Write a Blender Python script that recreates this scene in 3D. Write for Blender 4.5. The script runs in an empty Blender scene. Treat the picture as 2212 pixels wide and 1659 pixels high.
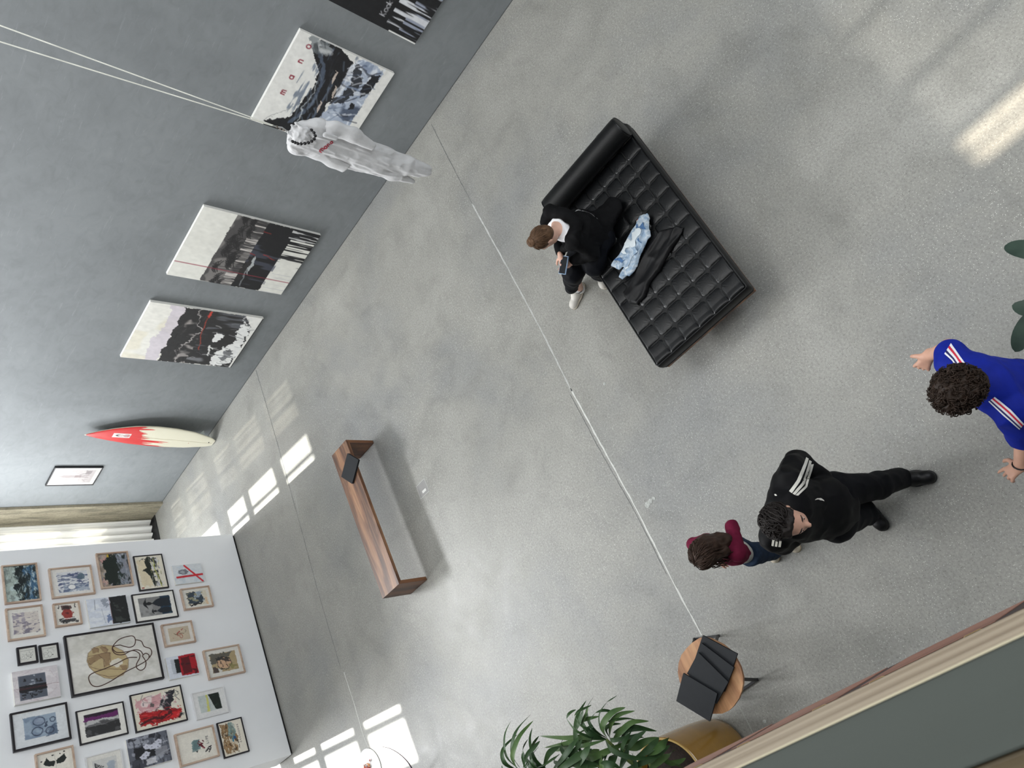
import bpy, bmesh, math, random
import numpy as np
from mathutils import Vector, Matrix
from mathutils.bvhtree import BVHTree

# ------------------------------------------------------------------ camera, world, lights, exposure
SC = bpy.context.scene
COL = SC.collection
H = 5.67                                        # height of the photographer's lens above the gallery floor
FPX = 1640.86
CB = np.array([[-0.4061, -0.7880, 0.4627], [-0.6061, 0.6111, 0.5091], [-0.6840, -0.0737, -0.7258]])
_q, _r = np.linalg.qr(CB); CB = _q * np.sign(np.diag(_r))

cam_d = bpy.data.cameras.new('camera')
cam = bpy.data.objects.new('camera', cam_d); COL.objects.link(cam)
cam_d.sensor_fit = 'HORIZONTAL'; cam_d.sensor_width = 36.0
cam_d.lens = 36.0 * FPX / 2212.0
cam_d.clip_start = 0.05; cam_d.clip_end = 100
cam_d.dof.use_dof = True; cam_d.dof.focus_distance = 6.2; cam_d.dof.aperture_fstop = 13.0
r, d, f = CB[:, 0], CB[:, 1], CB[:, 2]
cam.matrix_world = Matrix(((r[0], -d[0], -f[0], 0), (r[1], -d[1], -f[1], 0), (r[2], -d[2], -f[2], H), (0, 0, 0, 1)))
SC.camera = cam

SC.view_settings.view_transform = 'Standard'
SC.view_settings.look = 'None'
SC.view_settings.gamma = 1.0
SC.view_settings.use_curve_mapping = False
SC.view_settings.exposure = 0.0

world = bpy.data.worlds.new('world'); SC.world = world
world.use_nodes = True
bg = world.node_tree.nodes['Background']
bg.inputs[0].default_value = (0.80, 0.90, 1.0, 1); bg.inputs[1].default_value = 1.4

TAN_EL = 1.1
def light(name, kind, loc, direction, energy, color, size=None, size_y=None, angle=None, spread=None):
    ld = bpy.data.lights.new(name, kind); o = bpy.data.objects.new(name, ld); COL.objects.link(o)
    o.location = loc
    o.rotation_euler = Vector(direction).to_track_quat('-Z', 'Y').to_euler()
    ld.energy = energy; ld.color = color
    if size: ld.shape = 'RECTANGLE'; ld.size = size; ld.size_y = size_y
    if angle is not None: ld.angle = angle
    if spread is not None: ld.spread = spread
    return o
light('sun', 'SUN', (5, 20, 14), (-0.111, -1.0, -TAN_EL), 15.5, (1.0, 0.95, 0.86), angle=0.0093)
light('skylight_daylight', 'AREA', (3.1, 2.8, 8.82), (0, 0, -1), 205, (1.0, 0.995, 0.985), 6.0, 6.5)
light('window_daylight', 'AREA', (1.72, 12.28, 5.2), (0, -1, 0), 335, (0.985, 0.99, 1.0), .95, 3.8)
light('tall_window_daylight', 'AREA', (4.4, 12.28, 6.45), (0, -1, 0), 545, (0.97, 0.985, 1.0), 2.2, 1.3)
light('side_window_daylight', 'AREA', (5.55, 12.28, 3.3), (0, -1, 0), 190, (0.96, 0.98, 1.0), .9, 4.5)
light('near_fill', 'AREA', (2.6, -4.8, 6.0), (0, 1, -0.25), 385, (0.93, 0.97, 1.0), 7.0, 3.4)  # added fill from the near end to brighten the partition; no window there
# ------------------------------------------------------------------ helpers
def ray(px, py):
    return CB @ np.array([(px - 1106.0) / FPX, (py - 829.5) / FPX, 1.0])
def P(px, py, z):                               # point seen at a photo pixel, at height z
    v = ray(px, py); return np.array([0, 0, H]) + v * ((z - H) / v[2])
def PX(px, py, x):
    v = ray(px, py); return np.array([0, 0, H]) + v * (x / v[0])
def PY(px, py, y):
    v = ray(px, py); return np.array([0, 0, H]) + v * (y / v[1])
def s2l(c):
    c = np.asarray(c, float) / 255.0
    return np.where(c <= 0.04045, c / 12.92, ((c + 0.055) / 1.055) ** 2.4)
def V(*a): return np.array(a, float)
def nrm(a): a = np.asarray(a, float); return a / (np.linalg.norm(a) + 1e-12)

class MB:                                       # collects simple shapes into one mesh
    def __init__(s): s.v = []; s.f = []
    def add(s, vs, fs):
        k = len(s.v); s.v += [tuple(map(float, v)) for v in vs]; s.f += [tuple(i + k for i in q) for q in fs]; return s
    def box(s, lo, hi, bev=0.0):
        (x0, y0, z0), (x1, y1, z1) = lo, hi
        if bev <= 0:
            return s.add([(x0,y0,z0),(x1,y0,z0),(x1,y1,z0),(x0,y1,z0),(x0,y0,z1),(x1,y0,z1),(x1,y1,z1),(x0,y1,z1)],
                  [(3,2,1,0),(4,5,6,7),(0,1,5,4),(1,2,6,5),(2,3,7,6),(3,0,4,7)])
        bm = bmesh.new(); bmesh.ops.create_cube(bm, size=1.0)
        for v in bm.verts: v.co = Vector(((x0+x1)/2 + v.co.x*(x1-x0), (y0+y1)/2 + v.co.y*(y1-y0), (z0+z1)/2 + v.co.z*(z1-z0)))
        bmesh.ops.bevel(bm, geom=bm.edges[:], offset=bev, segments=2, affect='EDGES', profile=0.5)
        bm.verts.index_update()
        s.add([v.co for v in bm.verts], [[v.index for v in q.verts] for q in bm.faces]); bm.free(); return s
    def obox(s, c, ax, ay, az, hx, hy, hz):     # oriented box
        c = np.asarray(c, float); vs = []
        for k in (-1, 1):
            for (i, j) in ((-1,-1),(1,-1),(1,1),(-1,1)): vs.append(c + ax*hx*i + ay*hy*j + az*hz*k)
        return s.add(vs, [(3,2,1,0),(4,5,6,7),(0,1,5,4),(1,2,6,5),(2,3,7,6),(3,0,4,7)])
    def tube(s, pts, r, n=8, cap=True):
        pts = [np.asarray(p, float) for p in pts]; m = len(pts)
        rs = r if hasattr(r, '__len__') else [r] * m
        ring = []; u = None
        for i, p in enumerate(pts):
            t = nrm(pts[min(i+1, m-1)] - pts[max(i-1, 0)])
            if u is None:
                u = nrm(np.cross(t, (0, 0, 1) if abs(t[2]) < 0.9 else (1, 0, 0)))
            u = nrm(u - t * (u @ t)); w = np.cross(t, u)
            ring += [p + rs[i] * (math.cos(2*math.pi*j/n) * u + math.sin(2*math.pi*j/n) * w) for j in range(n)]
        fs = [(i*n+j, i*n+(j+1) % n, (i+1)*n+(j+1) % n, (i+1)*n+j) for i in range(m-1) for j in range(n)]
        if cap: fs += [tuple(range(n))[::-1], tuple(range((m-1)*n, m*n))]
        return s.add(ring, fs)
    def lathe(s, prof, c=(0,0,0), n=40):
        vs = [(c[0]+rr*math.cos(2*math.pi*j/n), c[1]+rr*math.sin(2*math.pi*j/n), c[2]+z) for rr, z in prof for j in range(n)]
        fs = [(i*n+j, i*n+(j+1) % n, (i+1)*n+(j+1) % n, (i+1)*n+j) for i in range(len(prof)-1) for j in range(n)]
        return s.add(vs, fs)
    def prism(s, poly, z0, z1):
        n = len(poly)
        return s.add([(p[0], p[1], z0) for p in poly] + [(p[0], p[1], z1) for p in poly],
             [tuple(range(n))[::-1], tuple(range(n, 2*n))] + [(i, (i+1) % n, n+(i+1) % n, n+i) for i in range(n)])
    def sphere(s, c, r, seg=10, rings=6, R=None):
        r = np.ones(3) * r; vs = []
        for i in range(rings + 1):
            a = math.pi * i / rings
            for j in range(seg):
                b = 2*math.pi*j/seg; q = r * np.array([math.sin(a)*math.cos(b), math.sin(a)*math.sin(b), math.cos(a)])
                if R is not None: q = R @ q
                vs.append(np.asarray(c) + q)
        return s.add(vs, [(i*seg+j, (i+1)*seg+j, (i+1)*seg+(j+1) % seg, i*seg+(j+1) % seg) for i in range(rings) for j in range(seg)])
    def mesh(s, name, m=None, smooth=False):
        me = bpy.data.meshes.new(name); me.from_pydata(s.v, [], s.f); me.update()
        bm = bmesh.new(); bm.from_mesh(me)
        bmesh.ops.remove_doubles(bm, verts=bm.verts, dist=1e-6)
        bmesh.ops.recalc_face_normals(bm, faces=bm.faces); bm.to_mesh(me); bm.free()
        if m: me.materials.append(m)
        if smooth:
            me.polygons.foreach_set('use_smooth', [True] * len(me.polygons))
            if smooth != 1: me.set_sharp_from_angle(angle=smooth)
        return me
    def build(s, name, m=None, parent=None, smooth=False, **kw): return link(name, s.mesh(name, m, smooth), parent, **kw)

def link(name, me, parent=None, label=None, cat=None, group=None, kind=None):
    o = bpy.data.objects.new(name, me); COL.objects.link(o)
    if parent is not None: o.parent = parent
    return tag(o, label, cat, group, kind)
def tag(o, label=None, cat=None, group=None, kind=None):
    if label: o['label'] = label
    if cat: o['category'] = cat
    if group: o['group'] = group
    if kind: o['kind'] = kind
    return o
def thing(name, label, cat, group=None, loc=(0, 0, 0)):
    o = bpy.data.objects.new(name, None); COL.objects.link(o); o.location = loc; o.empty_display_size = 0.1
    return tag(o, label, cat, group)
def struct(name, mb, m, parent=None, smooth=False, **kw):
    return mb.build(name, m, parent, smooth, kind=None if parent else 'structure', **kw)
def npmesh(name, verts, quads, m=None, smooth=True, cols=None):
    me = bpy.data.meshes.new(name); nv, nq = len(verts), len(quads)
    me.vertices.add(nv); me.vertices.foreach_set('co', np.asarray(verts, np.float32).ravel())
    me.loops.add(nq * 4); me.loops.foreach_set('vertex_index', np.asarray(quads, np.int32).ravel())
    me.polygons.add(nq); me.polygons.foreach_set('loop_start', np.arange(0, nq*4, 4, dtype=np.int32))
    try: me.polygons.foreach_set('loop_total', np.full(nq, 4, np.int32))
    except Exception: pass
    me.update(calc_edges=True); me.validate()
    if smooth: me.polygons.foreach_set('use_smooth', np.ones(len(me.polygons), bool))
    if cols is not None:
        a = me.color_attributes.new('paint', 'FLOAT_COLOR', 'POINT')
        c4 = np.ones((nv, 4), np.float32); c4[:, :3] = cols; a.data.foreach_set('color', c4.ravel())
    if m: me.materials.append(m)
    return me

# ---- materials
def _mat(name):
    m = bpy.data.materials.new(name); m.use_nodes = True
    nt = m.node_tree; b = nt.nodes['Principled BSDF']; return m, nt, b
def N(nt, t, **kw):
    n = nt.nodes.new(t)
    for k, v in kw.items():
        if k.startswith('_'): n.inputs[k[1:]].default_value = v
        else: setattr(n, k, v)
    return n
def ramp(nt, fac, stops):
    n = nt.nodes.new('ShaderNodeValToRGB'); e = n.color_ramp.elements
    while len(e) < len(stops): e.new(0.5)
    for el, (p, c) in zip(e, stops):
        el.position = p; el.color = (*c, 1) if hasattr(c, '__len__') else (c, c, c, 1)
    nt.links.new(fac, n.inputs[0]); return n.outputs[0]
def mix(nt, fac, a, b, mode='MIX'):
    n = nt.nodes.new('ShaderNodeMix'); n.data_type = 'RGBA'; n.blend_type = mode
    for sock, v in ((n.inputs[0], fac), (n.inputs[6], a), (n.inputs[7], b)):
        if hasattr(v, 'links'): nt.links.new(v, sock)
        elif hasattr(v, '__len__'): sock.default_value = (*v[:3], 1)
        else: sock.default_value = v
    return n.outputs[2]
def coord(nt, scale=(1, 1, 1), rot=(0, 0, 0)):
    tc = nt.nodes.new('ShaderNodeTexCoord'); mp = nt.nodes.new('ShaderNodeMapping')
    mp.inputs['Scale'].default_value = scale; mp.inputs['Rotation'].default_value = rot
    nt.links.new(tc.outputs['Object'], mp.inputs[0]); return mp.outputs[0]
def noise(nt, vec, scale, detail=4, rough=0.55, dist=0.0):
    n = N(nt, 'ShaderNodeTexNoise', _Scale=scale, _Detail=detail, _Roughness=rough, _Distortion=dist)
    nt.links.new(vec, n.inputs['Vector']); return n.outputs[0]
def bump(nt, b, h, strength=0.2, dist=0.01):
    n = N(nt, 'ShaderNodeBump', _Strength=strength, _Distance=dist)
    nt.links.new(h, n.inputs['Height']); nt.links.new(n.outputs[0], b.inputs['Normal'])
def M(name, col, rough=0.6, var=0.12, scale=8.0, bmp=0.0, bscale=60.0, metal=0.0, spec=0.5, stretch=(1, 1, 1), sheen=0.0):
    m, nt, b = _mat(name); c = s2l(col)
    v = coord(nt, stretch); n = noise(nt, v, scale)
    nt.links.new(ramp(nt, n, [(0.3, tuple(c * (1 - var))), (0.7, tuple(np.minimum(c * (1 + var), 1)))]), b.inputs['Base Color'])
    b.inputs['Roughness'].default_value = rough; b.inputs['Metallic'].default_value = metal
    b.inputs['Specular IOR Level'].default_value = spec
    if sheen: b.inputs['Sheen Weight'].default_value = sheen
    if bmp: bump(nt, b, noise(nt, v, bscale, 5), bmp)
    return m

def wood(name, dark, mid, lite, axis=0, scale=1.0, rough=0.42, grain=14.0):
    m, nt, b = _mat(name)
    st = [grain, grain, grain]; st[axis] = 1.1; st = tuple(x * scale for x in st)
    v = coord(nt, st)
    a = noise(nt, v, 0.8, 7, 0.66, 2.2)
    v2 = coord(nt, tuple(x * (0.25 if i != axis else 0.6) for i, x in enumerate(st)))
    w = N(nt, 'ShaderNodeTexWave', wave_type='RINGS', _Scale=0.55, _Distortion=11.0, _Detail=4.0)
    w.inputs['Detail Scale'].default_value = 1.2
    nt.links.new(v2, w.inputs['Vector'])
    f1 = ramp(nt, a, [(0.28, tuple(s2l(dark))), (0.5, tuple(s2l(mid))), (0.75, tuple(s2l(lite)))])
    f2 = ramp(nt, w.outputs[1], [(0.25, tuple(s2l(dark))), (0.55, tuple(s2l(mid))), (0.9, tuple(s2l(lite)))])
    fine = noise(nt, coord(nt, tuple(x * (9 if i != axis else 2) for i, x in enumerate(st))), 1.0, 3)
    c = mix(nt, 0.35, f1, f2)
    c = mix(nt, 0.35, c, ramp(nt, fine, [(0.3, 0.55), (0.7, 1.0)]), 'MULTIPLY')
    nt.links.new(c, b.inputs['Base Color']); b.inputs['Roughness'].default_value = rough
    bump(nt, b, fine, 0.06, 0.004)
    return m

def concrete_floor():
    m, nt, b = _mat('polished_concrete'); v = coord(nt)
    big = noise(nt, v, 0.55, 5, 0.6, 0.3); med = noise(nt, v, 2.6, 6, 0.62, 0.5); fine = noise(nt, v, 55, 4, 0.75)
    c = ramp(nt, big, [(0.3, tuple(s2l((134, 135, 134)))), (0.52, tuple(s2l((150, 149, 143)))), (0.72, tuple(s2l((164, 163, 157))))])
    c = mix(nt, 0.6, c, ramp(nt, med, [(0.3, 0.74), (0.5, 0.97), (0.7, 1.04)]), 'MULTIPLY')
    c = mix(nt, 0.75, c, ramp(nt, fine, [(0.3, 0.62), (0.5, 0.97), (0.7, 1.25)]), 'MULTIPLY')
    vo = N(nt, 'ShaderNodeTexVoronoi', _Scale=95.0); nt.links.new(v, vo.inputs['Vector'])
    sp = N(nt, 'ShaderNodeSeparateColor'); nt.links.new(vo.outputs['Color'], sp.inputs[0])
    near = ramp(nt, vo.outputs['Distance'], [(0.22, 1.0), (0.34, 0.0)])
    lit = mix(nt, 1.0, near, ramp(nt, sp.outputs[0], [(0.72, 0.0), (0.80, 1.0)]), 'MULTIPLY')
    drk = mix(nt, 1.0, near, ramp(nt, sp.outputs[1], [(0.80, 0.0), (0.88, 1.0)]), 'MULTIPLY')
    # the aggregate shows in patches, most of all near the balcony
    pat = ramp(nt, noise(nt, v, 0.8, 3), [(0.35, 0.25), (0.65, 1.0)])
    lit = mix(nt, 1.0, lit, pat, 'MULTIPLY')
    l1 = N(nt, 'ShaderNodeMath', operation='MULTIPLY'); nt.links.new(lit, l1.inputs[0]); l1.inputs[1].default_value = 0.7
    l2 = N(nt, 'ShaderNodeMath', operation='MULTIPLY'); nt.links.new(drk, l2.inputs[0]); l2.inputs[1].default_value = 0.6
    c = mix(nt, l1.outputs[0], c, tuple(s2l((226, 224, 218)))); c = mix(nt, l2.outputs[0], c, tuple(s2l((78, 76, 72))))
    nt.links.new(c, b.inputs['Base Color'])
    nt.links.new(ramp(nt, med, [(0.3, 0.36), (0.7, 0.48)]), b.inputs['Roughness'])
    b.inputs['Specular IOR Level'].default_value = 0.5
    bump(nt, b, fine, 0.05, 0.003)
    return m
def plaster(name, lo, hi, rough=0.62):
    m, nt, b = _mat(name); v = coord(nt)
    big = noise(nt, v, 0.9, 6, 0.62, 0.6); med = noise(nt, coord(nt, (1, 1.0, 1.6), (0.6, 0, 0)), 5.0, 5, 0.6, 1.2)
    c = ramp(nt, big, [(0.25, tuple(s2l(lo))), (0.5, tuple((s2l(lo) + s2l(hi)) / 2)), (0.75, tuple(s2l(hi)))])
    c = mix(nt, 0.5, c, ramp(nt, med, [(0.28, 0.78), (0.5, 0.96), (0.75, 1.08)]), 'MULTIPLY')
    scr = noise(nt, coord(nt, (1, 2, 26), (0.5, 0, 0)), 1.6, 3, 0.5, 1.0)
    c = mix(nt, 0.8, c, ramp(nt, scr, [(0.66, 1.0), (0.70, 1.25), (0.74, 1.0)]), 'MULTIPLY')
    nt.links.new(c, b.inputs['Base Color']); b.inputs['Roughness'].default_value = rough
    bump(nt, b, med, 0.05, 0.01); return m
def rawconcrete():
    m, nt, b = _mat('raw_concrete'); v = coord(nt, (1, 5, .9)); n1 = noise(nt, v, 2.0, 6, 0.65, 0.6); n2 = noise(nt, coord(nt), 26, 5, 0.7)
    c = ramp(nt, n1, [(0.28, tuple(s2l((92, 88, 76)))), (0.5, tuple(s2l((136, 129, 110)))), (0.72, tuple(s2l((160, 152, 131))))])
    c = mix(nt, 0.6, c, ramp(nt, n2, [(0.35, 0.6), (0.5, 0.95), (0.7, 1.0)]), 'MULTIPLY')
    nt.links.new(c, b.inputs['Base Color']); b.inputs['Roughness'].default_value = 0.85; bump(nt, b, n2, 0.5, 0.02); return m
def painted():
    m, nt, b = _mat('paint'); a = N(nt, 'ShaderNodeVertexColor', layer_name='paint')
    nt.links.new(a.outputs[0], b.inputs['Base Color']); b.inputs['Roughness'].default_value = 0.55
    bump(nt, b, noise(nt, coord(nt), 160, 3), 0.12, 0.003); return m
def see_through(name, t, col=(1, 1, 1), translucent=False, rough=0.1, pass_=0.5):
    m, nt, b = _mat(name); out = nt.nodes['Material Output']
    tr = N(nt, 'ShaderNodeBsdfTransparent'); tr.inputs[0].default_value = (*col, 1)
    mx = N(nt, 'ShaderNodeMixShader')
    if translucent:
        d1 = N(nt, 'ShaderNodeBsdfDiffuse'); d1.inputs[0].default_value = (*col, 1)
        d2 = N(nt, 'ShaderNodeBsdfTranslucent'); d2.inputs[0].default_value = (*col, 1)
        m2 = N(nt, 'ShaderNodeMixShader'); m2.inputs[0].default_value = pass_
        nt.links.new(d1.outputs[0], m2.inputs[1]); nt.links.new(d2.outputs[0], m2.inputs[2]); other = m2.outputs[0]
    else:
        g = N(nt, 'ShaderNodeBsdfGlossy'); g.inputs['Roughness'].default_value = rough; other = g.outputs[0]
    if hasattr(t, '__call__'): nt.links.new(t(nt), mx.inputs[0])
    else: mx.inputs[0].default_value = t
    nt.links.new(other, mx.inputs[1]); nt.links.new(tr.outputs[0], mx.inputs[2])
    nt.links.new(mx.outputs[0], out.inputs[0]); return m

PAINT = painted()
m_floor = concrete_floor()
m_wall = plaster('grey_plaster', (116, 120, 122), (133, 137, 139))
m_white = M('white_wall_paint', (238, 240, 243), 0.7, 0.02, 2.0)
m_raw = rawconcrete()
m_ceil = M('ceiling_paint', (212, 214, 214), 0.9, 0.03)
m_dark = M('black_metal', (22, 22, 24), 0.45, 0.1)
m_black = M('black_lacquer', (20, 19, 22), 0.4, 0.1)
m_blackwood = M('black_frame_wood', (24, 20, 26), 0.45, 0.12, 30)
m_oak = wood('oak_frame', (166, 140, 122), (200, 174, 154), (214, 192, 172), 2, 2.0, 0.5)
m_whiteframe = M('white_frame', (222, 222, 224), 0.5, 0.03)
m_mat = M('mat_board', (226, 223, 216), 0.8, 0.02)
m_walnut = wood('walnut_bench', (40, 24, 16), (112, 74, 50), (178, 134, 98), 0, 1.0, 0.42, 9)
m_walnut_v = wood('walnut_side', (46, 28, 20), (108, 68, 44), (150, 104, 70), 2, 1.0, 0.4, 10)
m_walnut_t = wood('walnut_table', (116, 74, 46), (172, 122, 84), (206, 160, 116), 0, 1.0, 0.36, 9)
m_leather = M('black_leather', (12, 13, 15), 0.34, 0.15, 14, 0.10, 120, spec=0.42)
m_leather2 = M('black_leather_side', (11, 12, 13), 0.42, 0.1, 14, 0.1, 120, spec=.35)
m_book = M('black_book_cloth', (28, 31, 35), 0.6, 0.08, 20, 0.05, 300, spec=.25)
m_page = M('book_pages', (30, 30, 33), 0.8)
m_cord = M('white_cord', (236, 236, 226), 0.7)
m_steel = M('steel', (190, 190, 190), 0.3, 0.05, metal=0.9)
m_brass = M('brass', (205, 176, 120), 0.3, 0.05, metal=0.8)
# ---- smooth bodies: signed distance primitives blended together, then meshed (surface nets)
class SDF:
    def __init__(s, h=0.006, m=0.045): s.pr = []; s.h = h; s.m = m
    def cap(s, a, b, ra, rb=None, k=0.02, flat=None):
        a = np.asarray(a, float); b = np.asarray(b, float); rb = ra if rb is None else rb
        s.pr.append(('c', a, b, ra, rb, k, flat)); return s
    def chain(s, pts, rs, k=0.02, flat=None):
        for i in range(len(pts) - 1): s.cap(pts[i], pts[i+1], rs[i], rs[i+1], k, flat)
        return s
    def ell(s, c, r, R=None, k=0.02):
        s.pr.append(('e', np.asarray(c, float), np.asarray(r, float), np.eye(3) if R is None else R, None, k, None)); return s
    def cut(s, c, n): s.pr.append(('x', np.asarray(c, float), nrm(n), 0, 0, 0, None)); return s
    def bb(s, p):
        if p[0] == 'c':
            r = max(p[3], p[4]); return np.minimum(p[1], p[2]) - r, np.maximum(p[1], p[2]) + r
        r = np.max(p[2]); return p[1] - r, p[1] + r
    def mesh(s, name, m=None, smooth_iter=2, disp=None):
        ps = [p for p in s.pr if p[0] != 'x']
        lo = np.min([s.bb(p)[0] for p in ps], 0) - s.m; hi = np.max([s.bb(p)[1] for p in ps], 0) + s.m
        n = np.ceil((hi - lo) / s.h).astype(int) + 1
        D = np.full(n, s.m, np.float32)
        ax = [lo[i] + s.h * np.arange(n[i]) for i in range(3)]
        for p in ps:
            b0, b1 = s.bb(p)
            i0 = np.maximum(np.floor((b0 - s.m - lo) / s.h).astype(int), 0); i1 = np.minimum(np.ceil((b1 + s.m - lo) / s.h).astype(int) + 1, n)
            sl = tuple(slice(i0[i], i1[i]) for i in range(3))
            X = (ax[0][sl[0]][:, None, None], ax[1][sl[1]][None, :, None], ax[2][sl[2]][None, None, :])
            if p[0] == 'c':
                a, b, ra, rb, k, flat = p[1:]
                pa = [X[i] - a[i] for i in range(3)]; ba = b - a
                t = np.clip((pa[0]*ba[0] + pa[1]*ba[1] + pa[2]*ba[2]) / max(ba @ ba, 1e-12), 0, 1)
                q = [pa[i] - t * ba[i] for i in range(3)]
                if flat is not None:
                    fa, fs = flat; fa = nrm(fa); dt = (q[0]*fa[0] + q[1]*fa[1] + q[2]*fa[2]) * (1/fs - 1)
                    q = [q[i] + dt * fa[i] for i in range(3)]
                d = np.sqrt(q[0]**2 + q[1]**2 + q[2]**2) - (ra + (rb - ra) * t)
                if flat is not None: d = np.where(d > 0, d * min(1, flat[1] * 1.4), d)
            else:
                c, r, R, k = p[1], p[2], p[3], p[5]
                pa = [X[i] - c[i] for i in range(3)]
                q = [(pa[0]*R[0, i] + pa[1]*R[1, i] + pa[2]*R[2, i]) for i in range(3)]
                k0 = np.sqrt(sum((q[i]/r[i])**2 for i in range(3))); k1 = np.sqrt(sum((q[i]/r[i]**2)**2 for i in range(3)))
                d = k0 * (k0 - 1) / np.maximum(k1, 1e-6)
            o = D[sl]; d = d.astype(np.float32)
            if k > 0:
                hh = np.maximum(k - np.abs(o - d), 0) / k
                D[sl] = np.minimum(o, d) - hh * hh * k * 0.25
            else: D[sl] = np.minimum(o, d)
        for p in s.pr:
            if p[0] == 'x':
                g = (ax[0][:, None, None]-p[1][0])*p[2][0] + (ax[1][None, :, None]-p[1][1])*p[2][1] + (ax[2][None, None, :]-p[1][2])*p[2][2]
                D = np.maximum(D, g.astype(np.float32))
        v, q = surface_nets(D, lo, s.h)
        v = relax(v, q, smooth_iter)
        if disp is not None:
            nn = vnormals(v, q); v = v + nn * disp(v)[:, None]
        return npmesh(name, v, q, m)
def surface_nets(D, lo, h):
    ins = (D < 0).astype(np.uint8)
    n = D.shape
    s = sum(ins[i:n[0]-1+i, j:n[1]-1+j, k:n[2]-1+k] for i in (0, 1) for j in (0, 1) for k in (0, 1))
    cells = np.argwhere((s > 0) & (s < 8)); idx = -np.ones(s.shape, np.int32); idx[tuple(cells.T)] = np.arange(len(cells))
    cor = np.array([(i, j, k) for i in (0, 1) for j in (0, 1) for k in (0, 1)])
    val = np.stack([D[tuple((cells + c).T)] for c in cor], 1)
    acc = np.zeros((len(cells), 3)); cnt = np.zeros(len(cells))
    for a in range(8):
        for b in range(a + 1, 8):
            if np.abs(cor[a] - cor[b]).sum() != 1: continue
            va, vb = val[:, a], val[:, b]; x = (va < 0) != (vb < 0)
            t = np.where(x, va / np.where(x, va - vb, 1), 0)
            acc += np.where(x[:, None], cor[a] + t[:, None] * (cor[b] - cor[a]), 0); cnt += x
    v = lo + h * (cells + acc / cnt[:, None])
    quads = []
    for ax in range(3):
        a1, a2 = [i for i in range(3) if i != ax]
        sl0 = [slice(None)]*3; sl1 = [slice(None)]*3; sl0[ax] = slice(0, -1); sl1[ax] = slice(1, None)
        e = np.argwhere(ins[tuple(sl0)] != ins[tuple(sl1)])
        e = e[(e[:, a1] > 0) & (e[:, a2] > 0) & (e[:, a1] < n[a1]-1) & (e[:, a2] < n[a2]-1)]
        o1 = np.zeros(3, int); o1[a1] = 1; o2 = np.zeros(3, int); o2[a2] = 1
        q = np.stack([idx[tuple((e - o1 - o2).T)], idx[tuple((e - o2).T)], idx[tuple(e.T)], idx[tuple((e - o1).T)]], 1)
        inside = ins[tuple(e.T)] == 1
        flip = inside if ax != 1 else ~inside
        q[~flip] = q[~flip][:, ::-1]
        quads.append(q)
    return v, np.concatenate(quads)
def relax(v, q, it):
    e = np.concatenate([q[:, [0, 1]], q[:, [1, 2]], q[:, [2, 3]], q[:, [3, 0]]])
    for k in range(it):
        a = np.zeros_like(v); c = np.bincount(e[:, 0], minlength=len(v)) + np.bincount(e[:, 1], minlength=len(v))
        for i in range(3):
            a[:, i] = np.bincount(e[:, 0], v[e[:, 1], i], len(v)) + np.bincount(e[:, 1], v[e[:, 0], i], len(v))
        v = v + 0.6 * (a / np.maximum(c, 1)[:, None] - v)
    return v
def vnormals(v, q):
    fn = np.cross(v[q[:, 2]] - v[q[:, 0]], v[q[:, 3]] - v[q[:, 1]]); nn = np.zeros_like(v)
    for j in range(4):
        for i in range(3): nn[:, i] += np.bincount(q[:, j], fn[:, i], len(v))
    return nn / (np.linalg.norm(nn, axis=1, keepdims=True) + 1e-12)
_rng = np.random.RandomState(7); _LAT = _rng.rand(32, 32, 32).astype(np.float32)
def vnoise(p, scale, seed=0):
    p = np.asarray(p, float) * scale + seed * 7.31 + 100; i = np.floor(p).astype(int); f = p - i; f = f*f*(3-2*f); i = i % 32; j = (i + 1) % 32
    r = 0
    for a in (0, 1):
        for b in (0, 1):
            for c in (0, 1):
                w = (f[:, 0] if a else 1-f[:, 0]) * (f[:, 1] if b else 1-f[:, 1]) * (f[:, 2] if c else 1-f[:, 2])
                r = r + w * _LAT[(j if a else i)[:, 0], (j if b else i)[:, 1], (j if c else i)[:, 2]]
    return r - 0.5
def folds(amp, scale=(14, 14, 7), seed=0):
    sc = np.array(scale, float)
    def fn(v):
        n1 = vnoise(v * sc, 1.0, seed); n2 = vnoise(v * sc, 2.3, seed + 3)
        return amp * (1.0 - 4 * np.abs(n1)) * 0.7 + amp * 0.5 * n2
    return fn
def bvh_of(me):
    return BVHTree.FromPolygons([v.co for v in me.vertices], [p.vertices[:] for p in me.polygons])
def ribbon(me_bvh, pts, width, side, off=0.002, n=26, across=3):  # a strip lying on a surface
    pts = [np.asarray(p, float) for p in pts]
    L = np.cumsum([0] + [np.linalg.norm(pts[i+1]-pts[i]) for i in range(len(pts)-1)])
    vs = []; bvhs = me_bvh
    for t in np.linspace(0, L[-1], n):
        p = np.array([np.interp(t, L, [q[i] for q in pts]) for i in range(3)])
        sd = side(t / L[-1]) if callable(side) else side
        for u in np.linspace(-0.5, 0.5, across):
            co, no, _, _ = bvhs.find_nearest(Vector(p + np.asarray(sd) * width * u))
            vs.append(np.array(co) + np.array(no) * off)
    return vs, [(i*across+j, i*across+j+1, (i+1)*across+j+1, (i+1)*across+j) for i in range(n-1) for j in range(across-1)]
def seen(bv, p, last=None, off=0.0):                   # point of a surface that the photo shows at pixel p
    o = Vector((0, 0, H)); d = Vector(ray(*p)).normalized(); co, no, i, t = bv.ray_cast(o, d)
    if co is None:
        q = last if last is not None else None
        if q is None: return None
        t = (Vector(q) - o).dot(d); co, no, i, t = bv.find_nearest(o + d * t)
    return np.array(co) + np.array(no) * off
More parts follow.
